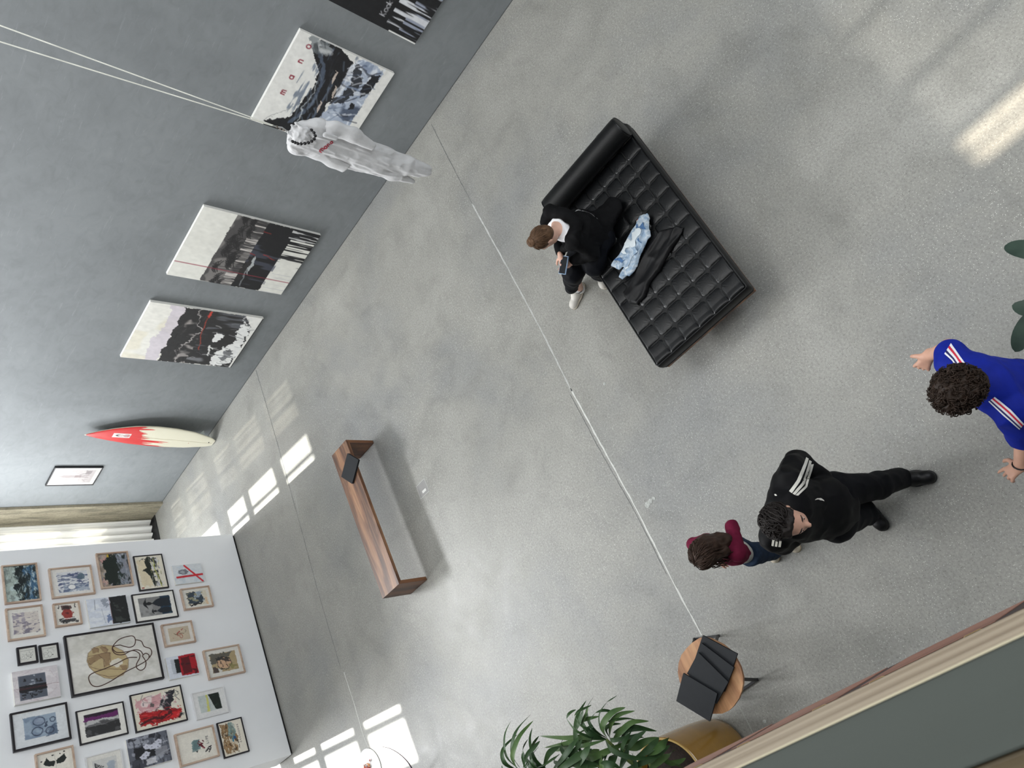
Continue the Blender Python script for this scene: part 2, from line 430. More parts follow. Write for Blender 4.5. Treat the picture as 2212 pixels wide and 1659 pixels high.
def decal(bv, left, right, conv, n=26, across=4, off=.003):
    def at(pl, t):
        pl = np.array([conv(*q) for q in pl], float); L = np.concatenate([[0], np.cumsum(np.linalg.norm(np.diff(pl, axis=0), axis=1))]); return np.array([np.interp(t*L[-1], L, pl[:, i]) for i in (0, 1)])
    px_ = [at(left, t)*(1-u) + at(right, t)*u for t in np.linspace(0, 1, n) for u in np.linspace(0, 1, across)]
    first = next((s for s in (seen(bv, p) for p in px_) if s is not None), None)
    vs = []; last = first
    for p in px_: last = seen(bv, p, last, off); vs.append(last)
    return vs, [(i*across+j, i*across+j+1, (i+1)*across+j+1, (i+1)*across+j) for i in range(n-1) for j in range(across-1)]
def stroke_on(bv, pts, w, off=0.002, n=10):     # a painted stroke on a surface
    pts = [np.asarray(p, float) for p in pts]; t = nrm(pts[-1] - pts[0] + 1e-6)
    co, no, _, _ = bv.find_nearest(Vector(np.mean(pts, 0))); no = np.array(no)
    def sd(u):
        i = min(int(u * (len(pts) - 1)), len(pts) - 2); return nrm(np.cross(pts[i+1] - pts[i], no))
    return ribbon(bv, pts, w, sd, off, n, 2)
# ---- little painter: colours on a fine mesh grid (u to the viewer's right, v up, both 0..1)
class Pic:
    def __init__(s, w, h, bgc=(240, 238, 232), seed=1):
        s.w, s.h = w, h; s.rng = np.random.RandomState(seed); s.seed = seed
        u, v = np.meshgrid(np.linspace(0, 1, w), np.linspace(0, 1, h)); s.u, s.v = u, v; s.asp = h / w
        s.c = np.ones((h, w, 3)) * np.array(bgc, float)
    def nz(s, su, sv=None, seed=0, oct=3):
        sv = su if sv is None else sv; r = 0; a = 1.0; t = 0
        for o in range(oct):
            p = np.stack([s.u.ravel()*su*2**o, s.v.ravel()*sv*2**o, np.full(s.u.size, 3.3*o + seed*1.7 + s.seed*.37)], 1)
            r = r + a * vnoise(p, 1.0, seed + o); t += a; a *= .55
        return (r / t * 2).reshape(s.u.shape)
    def put(s, m, col, a=1.0):
        m = np.clip(m * a, 0, 1)[..., None]; s.c = s.c * (1 - m) + np.array(col, float) * m; return s
    def wob(s, k, sc=9, seed=0): return s.u + k*s.nz(sc, sc, seed) + .45*k*s.nz(sc*4, sc*4, seed + 5, 2), s.v + k*s.nz(sc, sc, seed + 11) + .45*k*s.nz(sc*4, sc*4, seed + 17, 2)
    def dabs(s, n, u0, u1, v0, v1, cols, ln=.10, wd=.03, ang=None, spread=.6, a=.8, seed=1):
        rg = np.random.RandomState(seed + s.seed)
        for k in range(n):
            u, v = rg.uniform(u0, u1), rg.uniform(v0, v1); t = (rg.uniform(0, 6.28) if ang is None else ang + rg.uniform(-spread, spread)); l = ln*rg.uniform(.4, 1.3)
            c = np.array(cols[rg.randint(len(cols))], float) + rg.uniform(-14, 14)
            s.line([(u - l/2*math.cos(t), v - l/2*math.sin(t)/s.asp), (u + rg.uniform(-.02,.02), v), (u + l/2*math.cos(t), v + l/2*math.sin(t)/s.asp)], wd*rg.uniform(.4, 1.3), c, a*rg.uniform(.6, 1))
        return s
    def poly(s, pts, col, rough=.02, a=1.0, sc=9, seed=0):
        u, v = s.wob(rough, sc, seed + len(pts)); ins = np.zeros(u.shape, bool); n = len(pts)
        for i in range(n):
            (x0, y0), (x1, y1) = pts[i], pts[(i+1) % n]
            if y0 == y1: continue
            ins ^= ((y0 > v) != (y1 > v)) & (u < (x1-x0)*(v-y0)/(y1-y0) + x0)
        return s.put(ins.astype(float), col, a)
    def rect(s, u0, v0, u1, v1, col, a=1.0, rough=0.0): return s.poly([(u0,v0),(u1,v0),(u1,v1),(u0,v1)], col, rough, a)
    def ell(s, cu, cv, ru, rv, col, a=1.0, rough=0.0, seed=0):
        u, v = s.wob(rough, 8, seed) if rough else (s.u, s.v)
        return s.put((((u-cu)/ru)**2 + ((v-cv)/rv)**2 < 1).astype(float), col, a)
    def line(s, pts, wd, col, a=1.0, rough=0.0):
        u, v = s.wob(rough, 10, len(pts)) if rough else (s.u, s.v); d = np.full(u.shape, 9.0); k = s.asp
        for (x0, y0), (x1, y1) in zip(pts[:-1], pts[1:]):
            dx, dy = x1-x0, (y1-y0)*k; t = np.clip(((u-x0)*dx + (v-y0)*k*dy) / max(dx*dx+dy*dy, 1e-9), 0, 1)
            d = np.minimum(d, np.hypot(u-x0-t*dx, (v-y0)*k - t*dy))
        px = 1.0 / s.w
        return s.put(np.clip((wd/2 - d)/px + .5, 0, 1), col, a)
    def ring(s, cu, cv, ru, rv, wd, col, a=1.0, rough=0.0):
        return s.line([(cu + ru*math.cos(t), cv + rv*math.sin(t)) for t in np.linspace(0, 6.283, 25)], wd, col, a, rough)
    def streak(s, mask, col, su, sv, thr=0.1, seed=0, a=1.0, soft=.12):
        n = s.nz(su, sv, seed); return s.put(mask * np.clip((n - thr)/soft, 0, 1), col, a)
    def band(s, v0, v1, u0=0, u1=1, rough=.02, sc=9, seed=0):
        u, v = s.wob(rough, sc, seed); return ((v > v0) & (v < v1) & (u > u0) & (u < u1)).astype(float)
    def grain(s, k=6):
        s.c = s.c + k * s.nz(40, 40, 77, 2)[..., None]; return s
    def text(s, strokes, u0, v0, su, sv, wd, col):
        for st in strokes: s.line([(u0 + x*su, v0 + y*sv) for x, y in st], wd, col)
        return s
    def quads(s): return [(j*s.w+i, j*s.w+i+1, (j+1)*s.w+i+1, (j+1)*s.w+i) for j in range(s.h-1) for i in range(s.w-1)]
    def linear(s):
        m = 1 + .03*s.nz(9, 9, 91, 3) + .04*s.nz(30, 30, 93, 2)
        return s2l(np.clip((s.c * m[..., None]).reshape(-1, 3), 0, 255))
def arc(cx, cy, rx, ry, a0, a1, n=9): return [(cx + rx*math.cos(math.radians(a)), cy + ry*math.sin(math.radians(a))) for a in np.linspace(a0, a1, n)]
GL = {  # hand-lettered strokes in a unit box
 'm': [[(0,0),(.05,.6)], [(.05,.5),(.25,.62),(.42,.5),(.45,0)], [(.45,.45),(.65,.62),(.85,.5),(.9,0)]],
 'a': [arc(.4,.3,.35,.3,20,380,14), [(.75,.6),(.78,0)]],
 'n': [[(.1,0),(.12,.6)], [(.12,.42),(.35,.62),(.62,.5),(.66,0)]],
 'o': [arc(.4,.32,.38,.32,0,360,16)],
 'K': [[(0,0),(0,1)], [(.6,1),(.02,.5),(.6,0)]], 'k': [[(0,0),(0,1)], [(.5,.6),(.02,.32),(.5,0)]],
 's': [arc(.25,.45,.2,.17,30,270,8) + arc(.25,.14,.2,.15,90,-150,8)], "'": [[(.1,1),(.05,.75)]],
 'L': [[(.05,1),(0,0),(.5,.02)]], 'I': [[(.1,.62),(.12,0)], [(.08,.86),(.1,.9)]], 'F': [[(.05,0),(.05,1),(.5,1)], [(.05,.52),(.42,.54)]], 'E': [[(.5,1),(.05,1),(.05,0),(.55,0)], [(.05,.5),(.45,.52)]],
 'b': [[(0,1),(0,0)], arc(.25,.28,.25,.28,180,-180,12)], 'u': [[(0,.6),(.05,.1),(.3,0),(.5,.2),(.52,.6)], [(.52,.3),(.55,0)]],
}
def words_(txt, adv): return [[(x*.8 + i*adv, y) for x, y in st] for i, ch in enumerate(txt) for st in GL.get(ch, [])]
# ------------------------------------------------------------------ the room
XW, YW, YB, XL, ZC = 7.08, 12.55, -5.0, -4.6, 9.0
floor = struct('floor', MB().box((XL, YB, -0.2), (XW + .3, YW + .3, 0)), m_floor)
def seam(pts, w, m, parent, name='floor_joint', z=0.0012):
    random.seed(len(pts) + int(w * 1e4)); vs = []; fs = []
    q = []
    for i in range(len(pts) - 1):
        a, b = np.array(pts[i][:2]), np.array(pts[i+1][:2]); k = max(2, int(np.linalg.norm(b - a) / 0.06))
        q += [a + (b - a) * j / k for j in range(k)]
    q.append(np.array(pts[-1][:2]))
    for i, p in enumerate(q):
        t = nrm(np.append(q[min(i+1, len(q)-1)] - q[max(i-1, 0)], 0))[:2]; nn = np.array([-t[1], t[0]])
        ww = w * random.uniform(0.55, 1.25); o = nn * random.uniform(-.0025, .0025)
        vs += [(*(p + o - nn*ww/2), z), (*(p + o + nn*ww/2), z)]
    fs = [(2*i, 2*i+1, 2*i+3, 2*i+2) for i in range(len(q)-1)]
    b = MB().add(vs, fs); return b.build(name, m, parent)
m_seam_l = M('joint_filler_light', (206, 207, 202), 0.8, 0.12, 30)
m_seam_m = M('joint_filler_grey', (182, 183, 180), 0.8, 0.15, 30)
m_seam_d = M('joint_filler_dark', (96, 98, 98), 0.8, 0.15, 30)
seam([P(932,268,0), P(965,335,0), P(1020,440,0)], .007, m_seam_d, floor)
seam([P(1020,440,0), P(1100,585,0), P(1170,715,0), P(1235,845,0)], .016, m_seam_m, floor)
seam([P(1232,838,0), P(1290,945,0), P(1375,1100,0), P(1450,1250,0), P(1516,1372,0)], .016, m_seam_l, floor)
seam([P(1232,852,0), P(1290,962,0), P(1375,1112,0), P(1440,1240,0)], .005, m_seam_d, floor)
seam([P(1596,1524,0), P(1625,1580,0), P(1640,1610,0)], .004, m_seam_m, floor)
seam([P(553,800,0), P(577,880,0), P(600,960,0), P(625,1050,0)], .010, m_seam_d, floor)
seam([P(625,1050,0), P(650,1140,0), P(685,1270,0), P(735,1440,0)], .007, m_seam_d, floor)
seam([P(636,1060,0), P(645,1110,0)], .007, m_seam_m, floor)
seam([P(743,1452,0), P(765,1520,0), P(785,1590,0), P(797,1618,0)], .010, m_seam_l, floor)
# a chalky drip mark and a few chips on the concrete
m_chalk = M('chalk_mark', (176, 178, 174), 0.9, 0.25, 60)
for c0, sz in (((1398,1091), .035), ((1405,1083), .03), ((1412,1077), .02), ((1306,829), .02), ((1652,1558), .018)):
    q = P(*c0, 0); random.seed(int(c0[0]))
    zc_ = .0012 + .0006*(int(c0[1]) % 5)
    rim = [(q[0] + sz*random.uniform(.6, 1)*math.cos(a), q[1] + sz*random.uniform(.6, 1)*math.sin(a), zc_) for a in np.linspace(0, 6.28, 10)[:-1]]
    MB().add([(q[0], q[1], zc_)] + rim, [(0, i + 1, (i + 1) % 9 + 1) for i in range(9)]).build('floor_stain', m_chalk, floor)

wall_r = struct('wall_right', MB().box((XW, YB, 0), (XW + .25, YW, ZC)), m_wall)
struct('shadow_gap_right', MB().box((XW - .004, YB, 0.002), (XW - .0005, 11.85, 0.011)), m_seam_d)  # thin dark strip standing in for the shadow gap where wall meets floor
struct('trim_1', MB().box((7.035, 11.84, 0), (XW, 12.42, ZC)), m_raw)          # rough concrete pier at the end of the wall
struct('wall_left', MB().box((XL - .2, YB, 0), (XL, YW, ZC)), m_wall)
struct('wall_near', MB().box((XL, YB - .2, 0), (XW, YB, ZC)), m_white)

# the window wall: piers, sill, lintel, and three tall windows of many panes
ROWS = [(4.85, 5.72), (3.75, 4.63), (2.97, 3.62), (1.78, 2.62), (1.045, 1.57)]
GR = [[(1.60, 2.06), (2.15, 2.95), (3.05, 3.85), (3.95, 4.75), (4.85, 5.657), (5.717, 6.007)], [(6.33, 6.60), (6.64, 6.98)]]
wl = MB()
wl.box((XL, YW, 0), (XW + .25, YW + .25, 1.045)).box((XL, YW, 7.10), (XW + .25, YW + .25, ZC))
edges = [XL] + [e for g in GR for e in (g[0][0], g[-1][1])] + [XW + .25]
for i in range(0, len(edges), 2): wl.box((edges[i], YW, 1.045), (edges[i+1], YW + .25, 7.10))
struct('wall_window', wl, m_white)
m_glass = see_through('window_glass', 0.96, (0.97, 0.99, 1.0), rough=0.03)
m_etch = see_through('etched_glass', 0.75, (0.97, 0.97, 0.95), True)
m_frost = see_through('sandblasted_glass', 0.0, (0.93, 0.95, 0.97), True)
m_winframe = M('window_frame_paint', (205, 206, 204), 0.5, 0.03)
for gi, g in enumerate(GR):
    x0, x1 = g[0][0], g[-1][1]
    fr = MB(); 
    for i in range(len(g) - 1): fr.box((g[i][1], YW + .02, 1.045), (g[i+1][0], YW + .08, 7.10))
    w = struct('window_%d' % (gi + 1), fr, m_winframe)
    for i in range(len(ROWS) - 1):
        for c in g: struct('transom', MB().box((c[0], YW + .02, ROWS[i+1][1]), (c[1], YW + .08, ROWS[i][0])), m_winframe, w)
    for c in g:                                          # top row: sandblasted lights
        struct('transom', MB().box((c[0], YW + .02, 5.72), (c[1], YW + .08, 5.95)), m_winframe, w)
        struct('frosted_pane', MB().box((c[0], YW + .045, 5.95), (c[1], YW + .055, 7.10)), m_frost, w)
    for rr in ROWS:
        for c in g: struct('pane', MB().box((c[0], YW + .047, rr[0]), (c[1], YW + .053, rr[1])), m_etch if gi == 1 else m_glass, w)

# ceiling with rooflights: one clear strip and three milky panes
LX = [(3.12, 3.23), (3.25, 3.36), (3.44, 3.88), (3.98, 4.54), (4.62, 5.15)]
cl = MB()
cl.box((XL, YB, ZC), (3.12, YW + .25, ZC + .15)).box((5.15, YB, ZC), (XW + .25, YW + .25, ZC + .15))
cl.box((3.12, YB, ZC), (5.15, 2.6, ZC + .15)).box((3.12, 8.10, ZC), (5.15, YW + .25, ZC + .15))
for i in range(len(LX) - 1): cl.box((LX[i][1], 2.6, ZC), (LX[i+1][0], 8.10, ZC + .10))
ceil = struct('ceiling', cl, m_ceil)
m_milk = see_through('milky_rooflight', 0.30, (0.95, 0.96, 0.97), True)
m_clearroof = see_through('clear_rooflight', 0.75, (1.0, 0.96, 0.9), rough=0.05)
for i, (a, b) in enumerate(LX): struct('rooflight_pane', MB().box((a, 2.6, ZC + .05), (b, 8.10, ZC + .056)), m_clearroof if i < 2 else m_milk, ceil)

# balcony the picture is taken from: slab, clad fascia, timber rail with a painted cap
slab = struct('trim_2', MB().box((XL, YB, 3.72), (-.085, YW, 3.965)), m_white)
m_fasc = wood('fascia_wood', (98, 66, 54), (134, 92, 76), (150, 104, 86), 1, 1.0, 0.5, 6)
m_fdark = M('fascia_recess', (44, 28, 26), 0.7, 0.1)
m_rail = wood('rail_wood', (140, 122, 100), (176, 158, 134), (206, 192, 170), 1, 1.0, 0.5, 16)
m_cap = M('rail_cap_paint', (76, 82, 77), 0.45, 0.05, 3.0, stretch=(12, 0.4, 1))
m_deck = wood('balcony_boards', (72, 60, 40), (118, 102, 72), (142, 124, 90), 1, 1.0, 0.5, 8)
fasc = thing('balcony_fascia', 'brown timber fascia boards with dark gaps along the balcony edge', 'fascia')
MB().box((-.085, -3.0, 3.882), (-.0536, 11, 4.168)).build('backing', m_fdark, fasc)
edgey = 0.347
ys = []
yy = edgey + .052
bd = MB().box((-.0536, 0, 3.88), (-.0522, .267, 4.170), .0004).mesh('fascia_board', m_fasc)
for k in range(-8, 22):
    y0 = edgey + 0.0 + k * .3185
    o = link('fascia_board', bd, fasc); o.location = (0, y0 + .052, 0)
    if -2 < k < 12:
        for dy in (0.02, 0.21):
            hk = MB(); z = 4.174; x = -.056
            hk.tube([(x, y0+.052+dy, z), (x+.003, y0+.058+dy, z+.006), (x+.003, y0+.085+dy, z+.006), (x, y0+.092+dy, z)], .0006, 5)
            hk.build('hook', m_brass, fasc)
rail = thing('balcony_rail', 'pale timber balcony rail with a grey-green painted cap, nearest the lens', 'railing')
MB().box((-.092, -3, 4.72), (-.0345, 11, 5.066)).build('rail_beam', m_rail, rail)
MB().box((-.092, -3, 5.066), (-.0345, 11, 5.074), .002).build('rail_cap', m_cap, rail)
MB().box((-.1185, -3, 5.02), (-.0925, 11, 5.070), .003).build('inner_handrail', m_deck, rail)
MB().box((-.0352, -3, 5.071), (-.0338, 11, 5.0752)).build('edge_highlight', M('rail_highlight', (206, 196, 168), 0.3, 0.02), rail)  # pale strip coloured as the bright highlight along the rail edge
for y in (-2.9, -1.3, 2.6, 4.2, 5.8, 7.4, 9.0, 10.6): MB().box((-.116, y, 3.985), (-.09, y + .04, 4.72)).build('post', m_dark, rail)
for i in range(26): struct('balcony_board', MB().box((-.122 - (i + 1) * .12, -3, 3.965), (-.126 - i * .12, 11, 3.985)), m_deck, slab)

# free-standing white exhibition wall
struct('wall_partition', MB().box((1.965, 9.85, .03), (5.27, 10.27, 3.6), .003), m_white)
struct('baseboard_partition', MB().box((1.985, 9.868, 0), (5.25, 10.25, .03)), m_black)
struct('trim_3', MB().box((5.3, 12.22, 0.0), (7.035, 12.5, .012)), m_black)   # dark floor grille under the curtain

# white curtain hung in folds before the end window
def curtain(name, x0, x1, z0, z1, y, folds_n, label, seed):
    random.seed(seed); nx, nz = folds_n * 10, 24; vs = []
    ph = [random.uniform(-.5, .5) for _ in range(folds_n + 2)]
    for iz in range(nz + 1):
        z = z0 + (z1 - z0) * iz / nz; am = .045 * (1 - .5 * iz / nz)
        for ix in range(nx + 1):
            u = ix / nx; a = u * folds_n * 2 * math.pi
            vs.append((x0 + (x1 - x0) * u + .012 * math.sin(a * .5 + seed), y + am * math.sin(a + ph[int(u * folds_n)] * .6) + .02 * math.sin(3 * u + iz * .11), z))
    w = nx + 1
    fs = [(i*w+j, i*w+j+1, (i+1)*w+j+1, (i+1)*w+j) for i in range(nz) for j in range(nx)]
    return MB().add(vs, fs).build(name, m_curt, None, True, label=label, cat='curtain')
def _sheer(nt):
    n = noise(nt, coord(nt, (40, 1, 0.05)), 1.0, 3); return ramp(nt, n, [(0.42, 0.02), (0.60, 0.30)])
m_curt = see_through('curtain_cloth', _sheer, (0.84, 0.83, 0.79), True, pass_=0.28)
curtain('curtain', 6.05, 6.78, 0.06, 7.3, 12.36, 5, 'white curtain hanging beside the partition, its lower fold nearest the white wall', 2)
curtain('curtain', 6.76, 7.03, 0.05, 7.3, 12.34, 2, 'narrow white curtain fold hanging against the rough concrete pier', 5)
# ------------------------------------------------------------------ daybed
def daybed():
    t = thing('daybed', 'black tufted leather daybed with a bolster roll at one end', 'daybed')
    x0, x1, y0, y1, zt = 2.475, 4.43, 1.375, 2.335, .42
    zb = .305
    MB().box((x0 + .01, y0 + .01, .235), (x1 - .01, y1 - .01, .29), .006).build('wood_frame', m_walnut, t)
    for a in (x0 + .22, x1 - .22):
        for b in (y0 + .10, y1 - .10):
            MB().lathe([(0, 0), (.022, 0), (.022, .235), (0, .235)], (a, b, 0), 16).build('leg', m_steel, t, .6)
    # side band with softly bulging walls
    sb = MB(); n = 8
    out = []
    def rr(x0, y0, x1, y1, r, k=5):
        pts = []
        for cx, cy, a0 in ((x1-r, y1-r, 0), (x0+r, y1-r, 90), (x0+r, y0+r, 180), (x1-r, y0+r, 270)):
            pts += [(cx + r*math.cos(math.radians(a0 + 90*i/k)), cy + r*math.sin(math.radians(a0 + 90*i/k))) for i in range(k + 1)]
        return pts
    rings = []
    for z, o in ((.292, -.012), (.30, -.002), (.33, .006), (.37, .007), (.402, .002), (.412, -.006), (.408, -.02)):
        rings.append([(x, y, z) for x, y in rr(x0 - o, y0 - o, x1 + o, y1 + o, .025)])
    m = len(rings[0])
    vs = [p for q in rings for p in q]
    fs = [(i*m+j, i*m+(j+1) % m, (i+1)*m+(j+1) % m, (i+1)*m+j) for i in range(len(rings)-1) for j in range(m)]
    fs += [tuple(range(m))[::-1], tuple(range((len(rings)-1)*m, len(rings)*m))]
    MB().add(vs, fs).build('mattress_band', m_leather2, t, .7)
    for z in (.413, .294):
        pts = [(x, y, z) for x, y in rr(x0 + .004, y0 + .004, x1 - .004, y1 - .004, .022)]
        MB().tube(pts + [pts[0]], .0055, 6, False).build('piping', m_leather, t, True)
    # 12 x 6 sewn leather panels, puffed between the buttons
    nx, ny = 12, 6; px, py = (x1 - x0 - .03) / nx, (y1 - y0 - .03) / ny; G = 20
    def panel(seed, ex0, ex1, ey0, ey1):
        rng = np.random.RandomState(seed); vs = []
        cors = [(0, 0, not (ex0 or ey0)), (1, 0, not (ex1 or ey0)), (0, 1, not (ex0 or ey1)), (1, 1, not (ex1 or ey1))]
        ph = rng.uniform(0, 6.28, 4)
        for j in range(G + 1):
            for i in range(G + 1):
                u, v = i / G, j / G
                z = .0205 * (4*u*(1-u))**.34 * (4*v*(1-v))**.34
                if ex0: z = max(z, 0) + .012 * max(0, 1 - u*3)
                if ex1: z += .012 * max(0, 1 - (1-u)*3)
                if ey0: z += .012 * max(0, 1 - v*3)
                if ey1: z += .012 * max(0, 1 - (1-v)*3)
                for q, (cu, cv, act) in enumerate(cors):
                    if not act: continue
                    du, dv = (u - cu)*px, (v - cv)*py; d = math.hypot(du, dv); a = math.atan2(dv, du)
                    z -= .012 * math.exp(-(d/.018)**2)
                    z += .0036 * math.sin(a * 15 + ph[q]) * math.exp(-((d - .034)/.022)**2) + .0018*math.sin(a*27 + ph[q]*2) * math.exp(-((d - .05)/.025)**2)
                vs.append(((u - .5) * px * .996, (v - .5) * py * .996, z))
        w = G + 1
        return npmesh('leather_panel', vs, [(j*w+i, j*w+i+1, (j+1)*w+i+1, (j+1)*w+i) for j in range(G) for i in range(G)], m_leather)
    cache = {}
    for i in range(nx):
        for j in range(ny):
            k = (i == 0, i == nx-1, j == 0, j == ny-1)
            if k not in cache: cache[k] = [panel(s + len(cache) * 7, *k) for s in range(3)]
            o = link('leather_panel', cache[k][(i * 5 + j * 3) % 3], t); o.location = (x0 + .015 + (i + .5) * px, y0 + .015 + (j + .5) * py, .402)
    bt = MB().sphere((0, 0, 0), (.0095, .0095, .006), 10, 6).mesh('button', m_leather, True)
    for i in range(1, nx):
        for j in range(1, ny):
            o = link('button', bt, t); o.location = (x0 + .015 + i * px, y0 + .015 + j * py, .3965)
    # bolster
    cx, cz, R = x1 - .115, .412 + .113, .108
    pr = []
    ys = np.concatenate([[0, 0, .004, .012, .022], np.linspace(.06, .92, 12), [.948, .958, .966, .970, .970]])
    rs = np.concatenate([[.001, R-.03, R-.014, R-.004, R], np.full(12, R + .002), [R, R-.004, R-.014, R-.03, .001]])
    n = 40; yb = y0 - .005
    vs = [(cx + r*math.cos(2*math.pi*k/n), yb + y, cz + r*math.sin(2*math.pi*k/n)) for y, r in zip(ys, rs) for k in range(n)]
    fs = [(i*n+j, i*n+(j+1) % n, (i+1)*n+(j+1) % n, (i+1)*n+j) for i in range(len(ys)-1) for j in range(n)]
    b = MB().add(vs, fs).build('bolster', m_leather2, t, .9)
    for y in (yb + .006, yb + .964):
        MB().tube([(cx + (R-.006)*math.cos(a), y, cz + (R-.006)*math.sin(a)) for a in np.linspace(0, 2*math.pi, 33)], .005, 6, False).build('bolster_piping', m_leather, b, True)
    for y in (yb + .20, yb + .77):
        st = MB()
        pts = [(cx + (R+.004)*math.cos(a), cz + (R+.004)*math.sin(a)) for a in np.linspace(-1.9, 1.2, 14)]
        pts = [(x1 + .006, .30), (x1 + .008, .40)] + pts[::-1][:9]
        for i in range(len(pts) - 1):
            (xa, za), (xb, zb2) = pts[i], pts[i+1]
            st.add([(xa, y-.012, za), (xa, y+.012, za), (xb, y+.012, zb2), (xb, y-.012, zb2)], [(0, 1, 2, 3)])
        st.build('strap', m_leather, t)
    return t
daybed()

# ------------------------------------------------------------------ bench
def bench():
    t = thing('bench', 'long walnut bench with solid plank ends on the concrete floor', 'bench')
    x0, x1, y0, y1, z, th = 2.585, 4.475, 6.225, 6.565, .40, .04
    def mitre(v): return v
    MB().add([(x0, y0, z), (x1, y0, z), (x1, y1, z), (x0, y1, z), (x0+th, y0, z-th), (x1-th, y0, z-th), (x1-th, y1, z-th), (x0+th, y1, z-th)],
             [(0,1,2,3), (7,6,5,4), (0,4,5,1), (1,5,6,2), (2,6,7,3), (3,7,4,0)]).build('seat_plank', m_walnut, t)
    for a, b in ((x0, x0 + th), (x1, x1 - th)):
        MB().add([(a, y0, z-.0005), (a, y1, z-.0005), (a, y1, .006), (a, y0, .006), (b, y0, z-th), (b, y1, z-th), (b, y1, .006), (b, y0, .006)],
                 [(0,1,2,3), (4,5,6,7), (0,1,5,4), (2,3,7,6), (0,3,7,4), (1,2,6,5)]).build('side_plank', m_walnut_v, t)
        for y in (y0 + .05, y1 - .05): MB().lathe([(0, 0), (.014, 0), (.014, .0065), (0, .0065)], ((a+b)/2, y, 0), 12).build('foot_pad', m_steel, t)
bench()
def book(name, quad, z, th, label, tilt=None, group=None):
    # quad: four ground-plan corners; z height of each lower corner
    q = [np.array([*p[:2], 0.0]) for p in quad]; zz = z if hasattr(z, '__len__') else [z]*4
    t = thing(name, label, 'book', group)
    c = sum(q) / 4
    def layer(s, a, b, m, nm):
        vs = [(*(c + (p - c)*s)[:2], h + a) for p, h in zip(q, zz)] + [(*(c + (p - c)*s)[:2], h + b) for p, h in zip(q, zz)]
        MB().add(vs, [(3,2,1,0), (4,5,6,7), (0,1,5,4), (1,2,6,5), (2,3,7,6), (3,0,4,7)]).build(nm, m, t)
    layer(1, 0, .003, m_book, 'back_cover'); layer(.975, .003, th - .003, m_page, 'page_block'); layer(1, th - .003, th, m_book, 'front_cover')
    a, b = q[0], q[3]
    return t
def px8(x, y): return (680 + x/3.77, 900 + y/3.77)
book('bench_book', [P(*px8(*p), .424) for p in ((265,298),(355,352),(303,548),(215,490))], .401, .023, 'black hardback book lying askew on the walnut bench')

# ------------------------------------------------------------------ oval side table with books
def side_table():
    t = thing('side_table', 'oval walnut side table with black tubular legs near the balcony', 'table')
    c = np.array([.298, 3.243]); a, b, ang = .272, .235, 1.95
    # outline fitted to the rounded-oval top
    pts = [(.557,3.17),(.555,3.25),(.542,3.315),(.52,3.385),(.48,3.442),(.43,3.485),(.369,3.51),(.29,3.515),(.21,3.495),(.135,3.45),(.076,3.393),(.045,3.311),(.043,3.25),(.053,3.198),(.08,3.13),(.113,3.08),(.15,3.04),(.187,3.013),(.251,2.99),(.312,2.988),(.38,2.998),(.44,3.026),(.51,3.084),(.54,3.125)]
    MB().prism(pts, .478, .5).build('tabletop', m_walnut_t, t)
    MB().prism([(c[0] + (x-c[0])*.9, c[1] + (y-c[1])*.9) for x, y in pts], .470, .4785).build('underplate', m_dark, t)
    def bar(p, q, parent, nm, r=.0095):
        p, q = np.asarray(p, float), np.asarray(q, float); d = nrm(q - p); u = nrm(np.cross(d, (0, 0, 1))) if abs(d[2]) < .95 else V(1, 0, 0)
        MB().obox((p+q)/2, d, u, np.cross(d, u), np.linalg.norm(q-p)/2 + r, r, r).build(nm, m_dark, parent)
    for p0, p1, tp0, tp1 in (((.145,3.205,.0105), (.12,3.52,.0105), (.235,3.16,.465), (.19,3.40,.465)), ((.552,3.312,.0105), (.62,3.52,.0105), (.44,3.14,.465), (.46,3.40,.465))):
        bar(p0, p1, t, 'floor_bar'); bar(p0, tp0, t, 'leg'); bar(p1, tp1, t, 'leg')
    bar((.235,3.16,.455), (.44,3.14,.455), t, 'cross_bar')
side_table()
def z4(x, y): return (1400 + x/4.62, 1300 + y/4.62)
g = 'black catalogues fanned on the oval table'
def bk(ps, zs, lab):
    book('catalogue', [P(*z4(*p), z + .014) for p, z in zip(ps, zs)], zs, .014, lab, group=g)
bk([(545,335),(890,520),(800,790),(470,560)], [.501]*4, 'black catalogue lowest in the fan, at the far edge of the oval table')
bk([(530,410),(855,655),(760,900),(440,640)], [.516]*4, 'second black catalogue from the bottom of the fan on the oval table')
bk([(500,505),(800,800),(680,1020),(388,715)], [.531]*4, 'third black catalogue, the long one under the topmost on the oval table')
bk([(350,712),(690,915),(615,1195),(280,990)], [.546]*4, 'topmost black catalogue overhanging the oval table edge')

# ------------------------------------------------------------------ floor socket
t = thing('floor_socket', 'small square metal floor socket plate set in concrete beside the bench shadow', 'socket')
q = [np.array(p) for p in ((3.56,5.664),(3.39,5.662),(3.392,5.84),(3.555,5.826))]
c = sum(q) / 4
MB().prism([tuple(p) for p in q][::-1], .0003, .0025).build('frame', M('socket_frame', (196, 196, 192), 0.5, 0.05), t)
MB().prism([tuple(c + (p - c)*.94) for p in q][::-1], .0025, .0036).build('lid', M('socket_lid', (140, 139, 137), 0.5, 0.1), t)
MB().box((3.425, 5.70, .0036), (3.455, 5.77, .0046)).build('flap', M('socket_label', (214, 214, 210), 0.6, 0.05), t)

